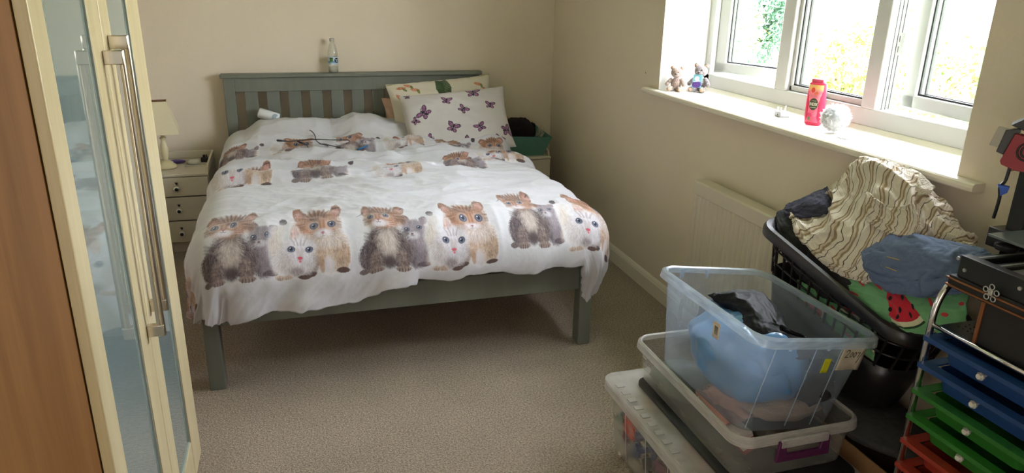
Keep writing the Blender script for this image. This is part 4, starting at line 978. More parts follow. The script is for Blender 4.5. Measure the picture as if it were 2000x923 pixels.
m.f = [(j*17+i, j*17+i+1, (j+1)*17+i+1, (j+1)*17+i) for j in range(4) for i in range(16)]; m.uv = np.array(uv)
m.build('front_label', painted('gel_label', gp.c[::-1], rough=.3, sheen=0, bump=0), g, smooth=True)
m = MB().box((-.022, -.013, .153), (.022, .013, .166), RG); m.build('cap', mat('pink_cap', srgb(232, 92, 118), .3), g, bev=.003)
# bath puff
pc = Vector((.085, -2.655, zs+.052)); m = MB(); rd = np.random.default_rng(4)
for i in range(60):
    d = rd.normal(size=3); d /= np.linalg.norm(d); d = Vector(d); a = d.orthogonal().normalized(); b = d.cross(a); o = len(m.v); nn = 18; r1 = rd.uniform(.034, .052)
    for q in range(2):
        for k_ in range(nn+1):
            t = 2*pi*k_/nn*.8; rr = r1*(.35 if q == 0 else 1)*(1+.12*sin(t*7+i)); hgt = (0 if q == 0 else .028+.012*sin(t*9+i*2))
            v = pc+a*cos(t)*rr*.75+b*sin(t)*rr*.75+d*hgt
            if v.z < zs+.001: v.z = zs+.001
            m.v.append(tuple(v))
    for k_ in range(nn): m.f.append((o+k_, o+k_+1, o+nn+2+k_, o+nn+1+k_))
k = NT('white_net'); k.b.inputs['Base Color'].default_value = (.86, .88, .9, 1); k.b.inputs['Roughness'].default_value = .6; k.b.inputs['Alpha'].default_value = .97
M_net = clear('white_net_mesh', (1, 1, 1), haze=(.93, .94, .95), amount=.62, rough=.6, gloss=.1)
pu = thing('bath_puff', (pc.x, pc.y, zs), 'white net bath puff beside the pink bottle on the sill', 'bath puff')
m.build('net_ruffles', M_net, pu, smooth=True)
MB().ball(tuple(pc), (.043, .043, .044), 16, lump=.08).build('core', M_net, pu, smooth=True)
MB().tube(smooth_path([(.07, -2.70, zs+.02), (.04, -2.73, zs+.003), (.05, -2.78, zs+.002), (.10, -2.80, zs+.002), (.12, -2.75, zs+.003)]), .0015, 6).build('cord', M_cable, pu, smooth=True)
# ================================================================ STACK OF CLEAR BOXES
M_clear = clear('clear_polypropylene', (.93, .96, .98), haze=(.60, .70, .84), amount=.24, rough=.22, gloss=.6)
M_clear2 = clear('clear_plastic_scuffed', (.95, .95, .93), haze=(.66, .64, .60), amount=.20, rough=.3, gloss=.5)
M_rim = clear('milky_plastic_rim', (.9, .95, 1), haze=(.66, .74, .82), amount=.42, rough=.2, gloss=.7)
M_rim2 = clear('milky_plastic_lid', (.95, .95, .95), haze=(.72, .70, .68), amount=.6, rough=.3, gloss=.6)
def rrect(hx, hy, r, z, n=6):
    P = []
    for sx, sy, a0 in ((1, 1, 0), (-1, 1, pi/2), (-1, -1, pi), (1, -1, 3*pi/2)):
        for i in range(n+1): a = a0+i*pi/2/n; P.append(Vector((sx*(hx-r)+r*cos(a), sy*(hy-r)+r*sin(a), z)))
    return P
def loft(rings, cap0=False, cap1=False):
    m = MB(); n = len(rings[0])
    for r in rings: m.v += [tuple(p) for p in r]
    for j in range(len(rings)-1):
        for i in range(n): m.f.append((j*n+i, j*n+(i+1) % n, (j+1)*n+(i+1) % n, (j+1)*n+i))
    if cap0: m.f.append(tuple(range(n))[::-1])
    if cap1: m.f.append(tuple(range((len(rings)-1)*n, len(rings)*n)))
    return m
def xf(m, M): m.v = [tuple(M @ Vector(v)) for v in m.v]; return m
def frame(o, ex, ey):
    ex = Vector(ex).normalized(); ey = Vector(ey); ey = (ey-ex*ey.dot(ex)).normalized(); ez = ex.cross(ey)
    return Matrix(((ex.x, ey.x, ez.x, o[0]), (ex.y, ey.y, ez.y, o[1]), (ex.z, ey.z, ez.z, o[2]), (0, 0, 0, 1)))
def clear_box(t, M, hx, hy, h, ins, mbody, mrim, ribs=(), lip=.018, rr=.05):
    """open box; local origin at the rim's centre, z up, depth h"""
    def ring(z, g=0): f = -z/h*ins; return rrect(hx-f+g, hy-f+g, rr, z)
    xf(loft([ring(0), ring(-h*.3), ring(-h*.6), ring(-h+.012), rrect(hx-ins-.010, hy-ins-.010, rr, -h)], cap1=True), M).build('body', mbody, t, smooth='auto')
    xf(loft([rrect(hx, hy, rr, -.002), rrect(hx, hy, rr, .003), rrect(hx+lip*.4, hy+lip*.4, rr+.006, .006), rrect(hx+lip, hy+lip, rr+.012, .0), rrect(hx+lip+.002, hy+lip+.002, rr+.012, -.020)]), M).build('rim', mrim, t, smooth='auto')
    for ax, c in ribs:
        f = ins
        if ax == 'x-': pts = ((-hx-.001, c, -.02), (-hx+f*.93-.001, c, -h*.93))
        elif ax == 'x+': pts = ((hx+.001, c, -.02), (hx-f*.93+.001, c, -h*.93))
        elif ax == 'y-': pts = ((c, -hy-.001, -.02), (c, -hy+f*.93-.001, -h*.93))
        else: pts = ((c, hy+.001, -.02), (c, hy-f*.93+.001, -h*.93))
        MB().tube([M @ Vector(p) for p in pts], .0014, 6).build('rib', mrim, t)
    # gussets under the flange
    for ax, c in list(ribs)[:0]: pass
# ---- bottom box, its lid and what is in it
B1 = thing('storage_box', (-.55, -3.11, 0), 'clear box packed with small toys, lowest of the stack', 'box', None)
hx, hy, zt1 = .215, .335, .255; M1 = frame((-.553, -3.125, zt1), (1, 0, 0), (0, 1, 0))
clear_box(B1, M1, hx, hy, .25, .02, M_clear2, M_rim2, ribs=[('x-', y) for y in (-.22, -.08, .06, .20)]+[('y-', x) for x in (-.1, .1)], rr=.03)
lid = xf(loft([rrect(hx+.020, hy+.020, .045, .006), rrect(hx+.020, hy+.020, .045, .013), rrect(hx+.012, hy+.012, .04, .018), rrect(hx-.02, hy-.02, .03, .018)], cap1=True), M1).build('lid', M_rim2, B1, smooth='auto')
for i in range(14): xf(MB().box((-hx-.008, .27-i*.045, .018), (-hx+.018, .27-i*.045-.020, .0215)), M1).build('lid_rib', M_rim2, lid, bev=.001)
rd = random.Random(7)
tcol = [((170, 40, 34), 'red'), ((40, 60, 120), 'blue'), ((24, 22, 24), 'black'), ((190, 90, 40), 'orange'), ((200, 190, 175), 'white'), ((110, 40, 80), 'plum'), ((60, 90, 60), 'green')]
tm = [mat('toy_plastic_'+n_, srgb(*c), .45) for c, n_ in tcol]
for k_ in range(56):
    i = k_ % 7; j = (k_//7) % 4; l = k_//28
    x = -.755+.03+j*.03 if l == 0 else -.66+j*.075; y = -2.86-i*.085+rd.uniform(-.01, .01)
    if l == 0: x = -.742+rd.uniform(0, .008); z = .028+j*.052; 
    else: z = .17+rd.uniform(0, .02)
    s = Matrix.Translation((x+.012, y, z)) @ Matrix.Rotation(rd.uniform(0, 3), 4, (rd.random(), rd.random(), 1)); q = rd.randrange(3); m = MB()
    if q == 0: m.box((-.017, -.028, -.012), (.017, .028, .012), s); m.box((-.009, -.018, .012), (.009, .018, .018), s)
    elif q == 1: m.lathe([(.013, -.026), (.016, -.018), (.016, .014), (.008, .02), (.008, .027)], tuple(s.translation), 10, tuple(s.to_3x3() @ Vector((0, 0, 1))))
    else: m.tube([tuple(s @ Vector(p)) for p in ((-.02, -.02, 0), (.012, -.012, .008), (.016, .012, 0), (-.010, .024, -.006))], .009, 8)
    ci = rd.randrange(7)
    tag(m.build('toy', tm[ci], bev=.0015 if q == 0 else 0, smooth='auto' if q else False), 'small %s %s plastic toy packed in the lowest clear box' % (tcol[ci][1], ('blocky', 'round bodied', 'curved tube')[q]), 'toy', 'small toys in the lowest clear box')
MB()
red = MB().box((-.757, -2.965, .13), (-.747, -2.90, .20)); tag(red.build('red_card', mat('red_toy_card', srgb(205, 58, 44), .5), bev=.002), 'flat bright red toy panel against the side of the lowest clear box', 'toy')
# ---- black lid
m = xf(loft([rrect(.179, .300, .04, 0), rrect(.183, .304, .04, .004), rrect(.183, .304, .04, .012), rrect(.177, .298, .04, .016)], True, True), frame((-.523, -3.155, .2735), (1, 0, 0), (0, 1, 0)))
tag(m.build('flat_tray', M_black, smooth='auto'), 'flat black plastic tray lying between the two lower clear boxes', 'tray')
# ---- middle box
B2 = thing('storage_box', (-.53, -3.13, .29), 'shallow clear box with a purple clip handle, middle of the stack', 'box', None)
zt2 = .43; hx2, hy2 = .178, .288; M2 = frame((-.5265, -3.135, zt2), (1, 0, 0), (0, 1, 0))
clear_box(B2, M2, hx2, hy2, .138, .012, M_clear2, M_rim2, ribs=[], lip=.012, rr=.04)
M_pur = clear('purple_translucent_plastic', (.35, .12, .32), haze=(.16, .03, .13), amount=.75, rough=.3, gloss=.6)
hz = MB(); yN = -hy2-.012
hz.prism([(-.075, yN, -.012), (-.055, yN, -.012), (-.050, yN, -.050), (.050, yN, -.050), (.055, yN, -.012), (.075, yN, -.012), (.080, yN, -.070), (-.080, yN, -.070)], (0, -.010, 0))
xf(hz, M2).build('clip_handle', M_pur, B2, bev=.002)
xf(MB().box((-.07, yN-.004, -.028), (.07, yN-.012, -.004)), M2).build('clip_bar', M_rim2, B2, bev=.002)
# ---- contents of the middle box
cp = Paint(200, 120, bg=srgb(206, 196, 190)); cp.put(C(150, 40, 44), (cp.X > 60)*(cp.Y > 30)*.9); cp.put(C(214, 206, 196), (cp.X > 120)*(cp.Y > 40)*(cp.Y < 90)*1.)
for i in range(14): cp.put(C(60, 50, 50), ((cp.X > 14+i*3) & (cp.X < 15.5+i*3) & (cp.Y > 20) & (cp.Y < 70))*1.)
m = MB(); Mc = frame((-.622, -3.24, .355), (.08, -1, -.06), (-.45, 0, 1)); m.box((-.10, -.032, -.02), (.10, .032, .02), Mc); m.uv = np.array([(0, 0), (1, 0), (1, 1), (0, 1)]*2)
tag(m.build('product_carton', painted('carton_print', cp.c[::-1], rough=.5, sheen=0, bump=0)), 'small red and white printed carton inside the middle clear box', 'carton')
M_beig = mat('beige_knit', srgb(176, 150, 128), .95, var=.15, vs=20, bump=.5, bs=200); M_pnk = mat('dusty_pink_cloth', srgb(196, 150, 138), .9, var=.1, vs=10, bump=.3)
M_dk = mat('charcoal_cloth', srgb(38, 37, 40), .9, var=.2, vs=12, bump=.4); M_gr = mat('grey_brown_cloth', srgb(112, 104, 92), .95, var=.2, vs=12, bump=.4)
M_gg = mat('grey_green_cloth', srgb(92, 98, 86), .95, var=.2, vs=12, bump=.4)
def lumpy(name, c, r, m, label, cat, seed=0, lump=.09, group=None):
    return tag(MB().ball(c, r, 28, None, lump, seed).build(name, m, smooth=True), label, cat, group)
lumpy('folded_cloth', (-.60, -2.98, .335), (.095, .12, .036), M_gg, 'grey-green patterned cloth at the far end of the middle clear box', 'cloth', 2)
lumpy('folded_cloth', (-.45, -3.30, .335), (.095, .10, .037), M_gr, 'grey-brown cloth at the near end of the middle clear box', 'cloth', 5)
tag(sheet([[(-.645, -3.12, .375), (-.60, -3.12, .40), (-.52, -3.14, .385)], [(-.66, -3.20, .39), (-.60, -3.21, .43), (-.52, -3.22, .41)], [(-.655, -3.28, .37), (-.58, -3.31, .405), (-.50, -3.32, .40)]], 40, 40, .03, (3, 4), 6).build('pink_cloth', M_pnk, smooth=True, solid=.004), 'crumpled dusty pink cloth pressed under the top clear box', 'cloth')

# ---- top box (leans down towards the window side)
FL, FR, NR, NL = at(1281, 519, 'z', .70), at(1488, 526, 'z', .645), at(1738, 667, 'z', .645), at(1487, 667, 'z', .70)
cen = (FL+FR+NR+NL)/4; exv = ((FR-FL)+(NR-NL)); eyv = ((FL-NL)+(FR-NR)); M3 = frame(cen, exv, eyv)
hx3 = exv.length/4-.016; hy3 = eyv.length/4-.016; H3 = .285
B3 = thing('storage_box', (cen.x, cen.y, .37), 'large clear box with a paper label reading 2007, top of the stack', 'box', None)
clear_box(B3, M3, hx3, hy3, H3, .035, M_clear, M_rim, ribs=[('y-', -.135), ('y-', -.01), ('y-', .072)], lip=.016, rr=.045)
for (x, y, dx, dy) in ((-.10, -hy3, .0, -1), (.02, -hy3, 0, -1), (-.11, hy3, 0, 1), (-.02, hy3, 0, 1)):
    xf(MB().prism([(x, y+dy*.001, -.002), (x, y+dy*.016, -.002), (x, y+dy*.003, -.032)], (.010, 0, 0)), M3).build('rim_gusset', M_rim, B3)
pp_ = Paint(300, 330, bg=srgb(196, 186, 166)); pp_.put(C(176, 164, 142), (vn(pp_.X*.02, pp_.Y*.02, 5) > .5)*.3)
INK = C(24, 22, 22)
letters(pp_, '2', 60, 80, 90, 56, INK, 8); letters(pp_, '007', 128, 108, 62, 36, INK, 7, .18); letters(pp_, '/', 240, 88, 118, 36, INK, 7)
def facing_patch(name, M, x0, x1, z0, z1, mt, parent=None, off=.0035, side='y-', wave=.002, nseg=8):
    m = MB(); uv = []
    for j in range(5):
        for i in range(nseg+1):
            s = i/nseg; t = j/4; z = z1+(z0-z1)*(1-t); z = z0+(z1-z0)*t; f = .035*(-z)/H3; a = x0+(x1-x0)*s
            w_ = wave*sin(s*7+t*2)*(1-t*.5)
            p = (a, -(hy3-f)-off-w_, z) if side == 'y-' else (-(hx3-f)-off-w_, a, z)
            m.v.append(tuple(M @ Vector(p))); uv.append((s, t))
    m.f = [(j*(nseg+1)+i, j*(nseg+1)+i+1, (j+1)*(nseg+1)+i+1, (j+1)*(nseg+1)+i) for j in range(4) for i in range(nseg)]; m.uv = np.array(uv)
    return m.build(name, mt, parent, smooth=True, solid=.0004)
facing_patch('paper_label', M3, .075, hx3-.032, -.092, -.014, painted('paper_2007', pp_.c[::-1], sheen=0, bump=0), B3)
facing_patch('yellow_sticker', M3, .030, .052, -.10, -.058, mat('yellow_sticker', srgb(206, 206, 40), .6, var=.02), B3, wave=.0005)
bc = Paint(60, 100, bg=srgb(210, 200, 184)); 
for i in range(16): bc.put(INK*2, ((bc.Y > 24+i*3.4) & (bc.Y < 25.6+i*3.4+(i % 3)*.6) & (bc.X > 14) & (bc.X < 46))*1.)
bc.put(C(190, 160, 110), ((bc.Y < 18))*.6)
facing_patch('barcode_sticker', M3, -.075, -.045, -.085, -.040, painted('barcode', bc.c[::-1], sheen=0, bump=0), B3, side='x-', wave=0)
# contents of the top box
M_blueb = mat('blue_plastic_bag', srgb(84, 134, 184), .3, var=.08, vs=6, bump=.35, bs=14, coat=.5)
M_blk = mat('black_shiny_cloth', (.006, .006, .007), .6, var=.3, vs=9, bump=.5, bs=30, spec=.25)
L3 = lambda x, y, z: tuple(M3 @ Vector((x, y, z)))
R3 = M3.to_3x3()
m = MB().ball(L3(-.052, -.03, -.150), (.112, .185, .112), 60, R3, .05, 4); m.ball(L3(-.03, -.135, -.13), (.10, .075, .095), 40, R3, .06, 9)
m.v = [tuple(Vector(v)+R3 @ Vector((float(fbm(v[1]*22+v[2]*9, v[2]*26+v[0]*11, 3)), 0, float(fbm(v[0]*20, v[1]*18, 7))))*.028) for v in m.v]
tag(m.build('blue_bag', M_blueb, smooth=True), 'blue plastic bag of clothes filling the left of the top clear box', 'bag')
lumpy('dark_clothes', L3(.085, -.08, -.165), (.075, .14, .10), M_dk, 'charcoal clothes bundled at the right of the top clear box', 'clothes', 4)
lumpy('beige_clothes', L3(.03, -.155, -.238), (.11, .05, .035), M_beig, 'beige knitted garment at the bottom of the top clear box', 'clothes', 8)
pc_ = lambda px, py, z: at(px, py, 'z', z)
tag(sheet([[pc_(1382, 575, .645), pc_(1425, 566, .66), pc_(1470, 568, .66), pc_(1500, 580, .65), pc_(1515, 600, .62)],
           [pc_(1400, 590, .63), pc_(1440, 585, .67), pc_(1480, 578, .675), pc_(1508, 598, .66), pc_(1530, 625, .62)],
           [pc_(1425, 608, .61), pc_(1460, 612, .66), pc_(1500, 618, .665), pc_(1530, 640, .65), pc_(1555, 665, .61)],
           [pc_(1445, 640, .62), pc_(1480, 645, .645), pc_(1520, 650, .645), pc_(1575, 660, .62), pc_(1615, 680, .59)],
           [pc_(1475, 672, .59), pc_(1510, 690, .60), pc_(1560, 700, .60), pc_(1610, 705, .58), pc_(1650, 715, .56)]], 60, 60, .016, (3, 4), 3, fine=.001).build('black_garment', M_blk, smooth=True, solid=.004),
    'shiny black garment draped over the top of the open clear box', 'garment')
lumpy('navy_bundle', L3(.03, .15, -.12), (.10, .07, .075), mat('dark_teal_print', srgb(58, 74, 84), .8, var=.5, vs=16), 'dark teal bundle at the far end of the top clear box', 'clothes', 11)

# ================================================================ CARTONS UNDER THE BASKET
M_card = mat('brown_cardboard', srgb(140, 104, 66), .85, var=.08, vs=5, bump=.15)
def carton(x0, x1, y0, y1, h, label, flaps=True):
    t = thing('cardboard_box', ((x0+x1)/2, (y0+y1)/2, 0), label, 'box'); e = .004
    MB().box((x0, y0, 0), (x1, y1, e)).build('bottom', M_card, t)
    for a, b in (((x0, y0, e), (x0+e, y1, h)), ((x1-e, y0, e), (x1, y1, h)), ((x0+e, y0, e), (x1-e, y0+e, h)), ((x0+e, y1-e, e), (x1-e, y1, h))): MB().box(a, b).build('side', M_card, t)
    if flaps:
        MB().prism([(x0, y0+.01, h), (x0, y1-.01, h), (x0-.03, y1-.01, h+.07), (x0-.03, y0+.01, h+.07)], (.003, 0, 0)).build('flap', M_card, t)
    return t
carton(-.28, -.03, -3.06, -3.50, .29, 'open brown cardboard box between the clear boxes and the drawer trolley', False)
carton(-.26, -.11, -2.76, -3.04, .40, 'plain brown cardboard box under the far end of the laundry basket', False)
lumpy('dark_blanket', (-.155, -3.29, .315), (.125, .20, .040), mat('dark_grey_fleece', srgb(62, 62, 60), 1, var=.2, vs=14, bump=.5), 'dark grey fleece heaped on the cardboard box under the basket', 'blanket', 3, .04)
# ================================================================ LAUNDRY BASKET
M_bask = mat('black_basket_plastic', (.014, .013, .014), .3, var=.1)
pA = Vector((-.272, -2.86, .762)); pB = Vector((-.272, -3.39, .665)); dirn = (pB-pA).normalized()
LB, WB, HB = .625, .245, .30
cB = pA+dirn*(LB/2-.045)+Vector((WB/2, 0, .004)); MBk = frame(cB, (1, 0, 0), -dirn)
bk = thing('laundry_basket', (cB.x, cB.y, .38), 'black plastic lattice laundry basket heaped with clothes below the windowsill', 'basket')
hx, hy = WB/2, LB/2
def ringp(f, z, rr=.085): return rrect(hx-f, hy-f*1.3, rr, z, 8)
xf(loft([ringp(.006, -.004), ringp(.003, .006), ringp(-.004, .011), ringp(-.014, .008), ringp(-.019, -.004), ringp(-.018, -.024), ringp(-.012, -.024), ringp(-.010, -.008), ringp(.004, -.014), ringp(.006, -.004)]), MBk).build('rim', M_bask, bk, smooth='auto')
xf(loft([ringp(.020, -.145), ringp(.030, -.22), ringp(.040, -HB), ringp(.048, -HB-.006, .07)], cap1=True), MBk).build('tub', M_bask, bk, smooth='auto', solid=.003)
top = ringp(.005, -.012); bot = ringp(.021, -.15); n = len(top)
# evenly spaced uprights round the wall
def resample(P, cnt):
    P = P+[P[0]]; d = [0]
    for a, b in zip(P[:-1], P[1:]): d.append(d[-1]+(b-a).length)
    out = []
    for i in range(cnt):
        s = d[-1]*i/cnt; k_ = max(j for j in range(len(d)) if d[j] <= s+1e-9); k_ = min(k_, len(P)-2)
        f = (s-d[k_])/(d[k_+1]-d[k_]+1e-12); out.append(P[k_].lerp(P[k_+1], f))
    return out
NU = 34
for a, b in zip(resample(top, NU), resample(bot, NU)):
    MB().tube([MBk @ a, MBk @ b], .0042, 6).build('upright', M_bask, bk)
for z, f in ((-.055, .010), (-.10, .0155)): xf(MB().tube([tuple(p) for p in ringp(f, z)], .0032, 6, closed=True), MBk).build('lattice_ring', M_bask, bk, smooth=True)

# ---- clothes in the basket
px3 = lambda rows: [[at(x, y, 'x', d) for x, y, d in r] for r in rows]
k = NT('striped_crinkle_cotton'); uvn = k.n('UVMap'); uvn.uv_map = 'UVMap'; sp = k.n('SeparateXYZ'); k.l(uvn.outputs[0], sp.inputs[0])
nz = k.n('TexNoise'); nz.inputs['Scale'].default_value = 5; k.l(uvn.outputs[0], nz.inputs[0])
m1 = k.n('Math', operation='MULTIPLY_ADD'); m1.inputs[1].default_value = .30; k.l(sp.outputs[0], m1.inputs[0]); k.l(sp.outputs[1], m1.inputs[2])
m2 = k.n('Math', operation='MULTIPLY_ADD'); m2.inputs[1].default_value = .09; k.l(nz.outputs[0], m2.inputs[0]); k.l(m1.outputs[0], m2.inputs[2])
m3 = k.n('Math', operation='MULTIPLY'); m3.inputs[1].default_value = 12; k.l(m2.outputs[0], m3.inputs[0]); m4 = k.n('Math', operation='FRACT'); k.l(m3.outputs[0], m4.inputs[0])
cr = k.n('ValToRGB'); cr.color_ramp.interpolation = 'LINEAR'; el = cr.color_ramp.elements; el[0].position = 0; el[0].color = (*srgb(214, 204, 190), 1); el[1].position = 1; el[1].color = (*srgb(214, 204, 190), 1)
for p_, c_ in ((.14, (214, 204, 190)), (.17, (134, 110, 90)), (.21, (134, 110, 90)), (.24, (204, 190, 170)), (.34, (196, 182, 160)), (.37, (150, 130, 104)), (.46, (158, 138, 112)), (.50, (214, 204, 190)), (.66, (214, 204, 190)), (.685, (60, 50, 48)), (.70, (60, 50, 48)), (.725, (214, 204, 190))):
    e = el.new(p_); e.color = (*srgb(*c_), 1)
k.l(m4.outputs[0], cr.inputs[0]); k.l(cr.outputs[0], k.b.inputs['Base Color']); k.b.inputs['Roughness'].default_value = .9; k.b.inputs['Specular IOR Level'].default_value = .15
wv = k.n('TexNoise'); wv.inputs['Scale'].default_value = 1; mp = k.n('Mapping'); mp.inputs['Scale'].default_value = (9, 90, 1); mp.inputs['Rotation'].default_value = (0, 0, -.25); k.l(uvn.outputs[0], mp.inputs[0]); k.l(mp.outputs[0], wv.inputs[0])
wv.inputs['Detail'].default_value = 4; bp = k.n('Bump'); bp.inputs['Strength'].default_value = .7; bp.inputs['Distance'].default_value = .01; k.l(wv.outputs[0], bp.inputs['Height']); k.l(bp.outputs[0], k.b.inputs['Normal'])
M_str = k.m
M_lace = mat('cream_lace', srgb(214, 204, 188), .95, var=.12, vs=70, bump=.8, bs=240)
sh = thing('striped_shirt', tuple(at(1700, 500, 'x', -.2)), 'cream crinkled shirt with brown stripes, heaped on the laundry basket', 'shirt')
rows = [[(1552, 400, -.10), (1612, 376, -.085), (1655, 332, -.075), (1703, 307, -.068), (1765, 322, -.066), (1832, 385, -.066), (1880, 440, -.08), (1916, 484, -.11)],
        [(1546, 404, -.15), (1612, 400, -.15), (1662, 372, -.14), (1708, 345, -.13), (1768, 365, -.13), (1822, 410, -.13), (1868, 455, -.15), (1908, 492, -.16)],
        [(1541, 412, -.19), (1590, 440, -.21), (1650, 450, -.215), (1712, 430, -.21), (1765, 440, -.20), (1812, 458, -.19), (1855, 482, -.18), (1896, 505, -.18)],
        [(1545, 424, -.215), (1588, 482, -.25), (1642, 515, -.262), (1700, 520, -.262), (1750, 515, -.23), (1800, 515, -.21), (1845, 525, -.20), (1885, 525, -.20)],
        [(1556, 438, -.21), (1602, 506, -.245), (1655, 543, -.255), (1702, 548, -.255), (1750, 548, -.22), (1800, 545, -.20), (1845, 545, -.19), (1880, 545, -.19)]]
sheet(px3(rows), 120, 200, .040, (3, 6), 3, fine=.004).build('body', M_str, sh, smooth=True, solid=.004)
rows = [[(1690, 371, -.185), (1716, 392, -.20), (1752, 404, -.205), (1784, 396, -.195)], [(1693, 404, -.205), (1722, 428, -.22), (1762, 436, -.222), (1793, 424, -.21)], [(1696, 434, -.215), (1728, 452, -.235), (1766, 459, -.235), (1799, 446, -.22)]]
sheet(px3(rows), 40, 50, .012, (2, 3), 8, (.35, .35)).build('collar', M_str, sh, smooth=True, solid=.003)
rows = [[(1796, 336, -.085), (1812, 350, -.09), (1826, 366, -.09)], [(1790, 358, -.12), (1806, 368, -.12), (1818, 374, -.115)], [(1784, 384, -.135), (1798, 380, -.135), (1816, 378, -.12)]]
sheet(px3(rows), 24, 24, .008, (2, 2), 5).build('cuff', M_lace, sh, smooth=True, solid=.003)
rows = [[(1546, 408, -.16), (1560, 396, -.15), (1576, 388, -.15), (1588, 390, -.15)], [(1548, 414, -.18), (1564, 404, -.17), (1580, 397, -.17), (1590, 397, -.165)], [(1550, 416, -.19), (1566, 411, -.185), (1582, 405, -.18), (1592, 402, -.17)]]
sheet(px3(rows), 18, 24, .006, (2, 4), 5).build('lace_hem', M_lace, sh, smooth=True, solid=.003)
# navy and black clothes
tag(sheet(px3([[(1535, 400, -.17), (1560, 388, -.16), (1590, 376, -.12), (1616, 366, -.09)], [(1530, 412, -.20), (1556, 404, -.19), (1596, 396, -.17), (1620, 390, -.14)], [(1536, 425, -.22), (1565, 425, -.21), (1600, 420, -.19), (1625, 415, -.16)]]), 30, 40, .015, (2, 3), 5).build('navy_garment', mat('navy_cloth', srgb(44, 44, 62), .9, var=.2, vs=14, bump=.3), smooth=True, solid=.004), 'navy garment poking out behind the left end of the striped shirt', 'garment')
tag(sheet(px3([[(1532, 404, -.195), (1556, 425, -.205), (1590, 478, -.235), (1625, 515, -.245), (1664, 552, -.25)], [(1516, 420, -.225), (1538, 455, -.245), (1574, 505, -.25), (1615, 540, -.257), (1655, 566, -.262)], [(1512, 436, -.24), (1530, 476, -.256), (1566, 525, -.26), (1608, 560, -.264), (1648, 585, -.266)], [(1516, 470, -.235), (1534, 505, -.245), (1568, 550, -.247), (1608, 580, -.249), (1646, 602, -.25)]]), 50, 70, .016, (3, 5), 7, fine=.001).build('black_garment', mat('black_jersey', (.012, .012, .013), .85, var=.3, vs=10, bump=.3), smooth=True, solid=.004), 'black garment lying inside the left end of the laundry basket', 'garment')
# watermelon cloth
wm = Paint(640, 420, bg=srgb(112, 168, 118))
wm.put(C(98, 150, 104), (vn(wm.X*.015, wm.Y*.03, 3) > .55)*.35)
def melon(cx, cy, r, a, sp_=.62):
    d = np.hypot(wm.X-cx, wm.Y-cy); th = np.arctan2(wm.Y-cy, wm.X-cx); dth = np.abs((th-a+pi) % (2*pi)-pi)
    for r1, c_ in ((r, C(28, 60, 36)), (r*.95, C(206, 204, 170)), (r*.84, C(188, 34, 52))): wm.put(c_, ((d < r1) & (dth < sp_))*1.)
    for i, (q, t) in enumerate(((.3, 0), (.45, .3), (.45, -.3), (.62, .05), (.66, .42), (.66, -.42), (.74, .2), (.74, -.2))):
        wm.ell(cx+r*q*cos(a+t), cy+r*q*sin(a+t), r*.055, r*.028, C(26, 22, 24), rot=a+t+.5, rough=0, amp=0, soft=.1)
melon(235, -20, 240, 1.22, .44); melon(-10, 300, 150, .3, .5); melon(520, 360, 170, -2.4, .5)
for x, y, a in ((120, 60, 1.3), (190, 50, .6), (60, 130, .4), (430, 60, 1), (500, 110, .1), (380, 250, .2), (250, 330, .4), (440, 190, .1), (130, 350, 1), (600, 60, 0), (520, 200, .5), (180, 230, .9), (90, 30, 0), (350, 380, .2), (590, 160, .2)):
    wm.ell(x, y, 22, 9, C(190, 52, 62), rot=a, rough=.05, amp=.1, soft=.1)
M_wm = painted('watermelon_print', wm.c[::-1], bump=.3)
wt = thing('watermelon_cloth', tuple(at(1750, 600, 'x', -.25)), 'green cloth printed with red watermelon slices, along the near rim of the basket', 'cloth')
s_ = sheet(px3([[(1622, 548, -.235), (1680, 534, -.235), (1740, 552, -.24), (1800, 566, -.24), (1850, 570, -.235), (1890, 572, -.23)], [(1634, 556, -.25), (1688, 558, -.252), (1745, 580, -.256), (1800, 595, -.256), (1850, 600, -.25), (1888, 600, -.245)],
     [(1646, 570, -.258), (1700, 592, -.262), (1752, 616, -.264), (1800, 630, -.262), (1848, 632, -.256), (1886, 628, -.25)], [(1655, 590, -.255), (1706, 615, -.258), (1755, 640, -.26), (1800, 652, -.258), (1846, 655, -.252), (1884, 650, -.246)]]), 60, 110, .010, (3, 6), 4)
s_.uv = np.stack([s_.uv[:, 1], 1-.55*s_.uv[:, 0]], -1); s_.build('upper_fold', M_wm, wt, smooth=True, solid=.003)
s_ = sheet(px3([[(1560, 545, -.243), (1610, 575, -.245), (1660, 605, -.246), (1710, 635, -.247)], [(1562, 575, -.238), (1610, 605, -.24), (1660, 636, -.24), (1710, 668, -.24)], [(1566, 610, -.234), (1612, 640, -.235), (1662, 672, -.235), (1708, 705, -.235)]]), 30, 60, .010, (2, 4), 9)
s_.uv = np.stack([s_.uv[:, 1]*.6, .1+.5*(1-s_.uv[:, 0])], -1); s_.build('lower_fold', M_wm, wt, smooth=True, solid=.003)
# blue garment
bl = thing('blue_garment', tuple(at(1780, 520, 'x', -.25)), 'dusty blue cotton garment with small yellow stitches, beside the striped shirt', 'garment')
M_bl = mat('dusty_blue_cotton', srgb(92, 108, 138), .9, var=.1, vs=9, bump=.35, bs=60)
sheet(px3([[(1678, 486, -.235), (1720, 467, -.225), (1770, 460, -.21), (1830, 467, -.205), (1890, 482, -.205), (1935, 498, -.205)],
           [(1684, 502, -.262), (1725, 498, -.272), (1780, 495, -.265), (1840, 502, -.26), (1885, 512, -.25), (1930, 515, -.225)],
           [(1694, 528, -.272), (1735, 540, -.285), (1785, 545, -.285), (1838, 542, -.28), (1880, 545, -.26), (1922, 540, -.235)],
           [(1712, 545, -.262), (1745, 568, -.272), (1795, 578, -.275), (1842, 575, -.268), (1882, 572, -.255), (1915, 562, -.235)]]), 70, 110, .022, (3, 5), 13, fine=.0015).build('body', M_bl, bl, smooth=True, solid=.004)
M_yst = mat('yellow_stitch', srgb(186, 150, 90), .8)
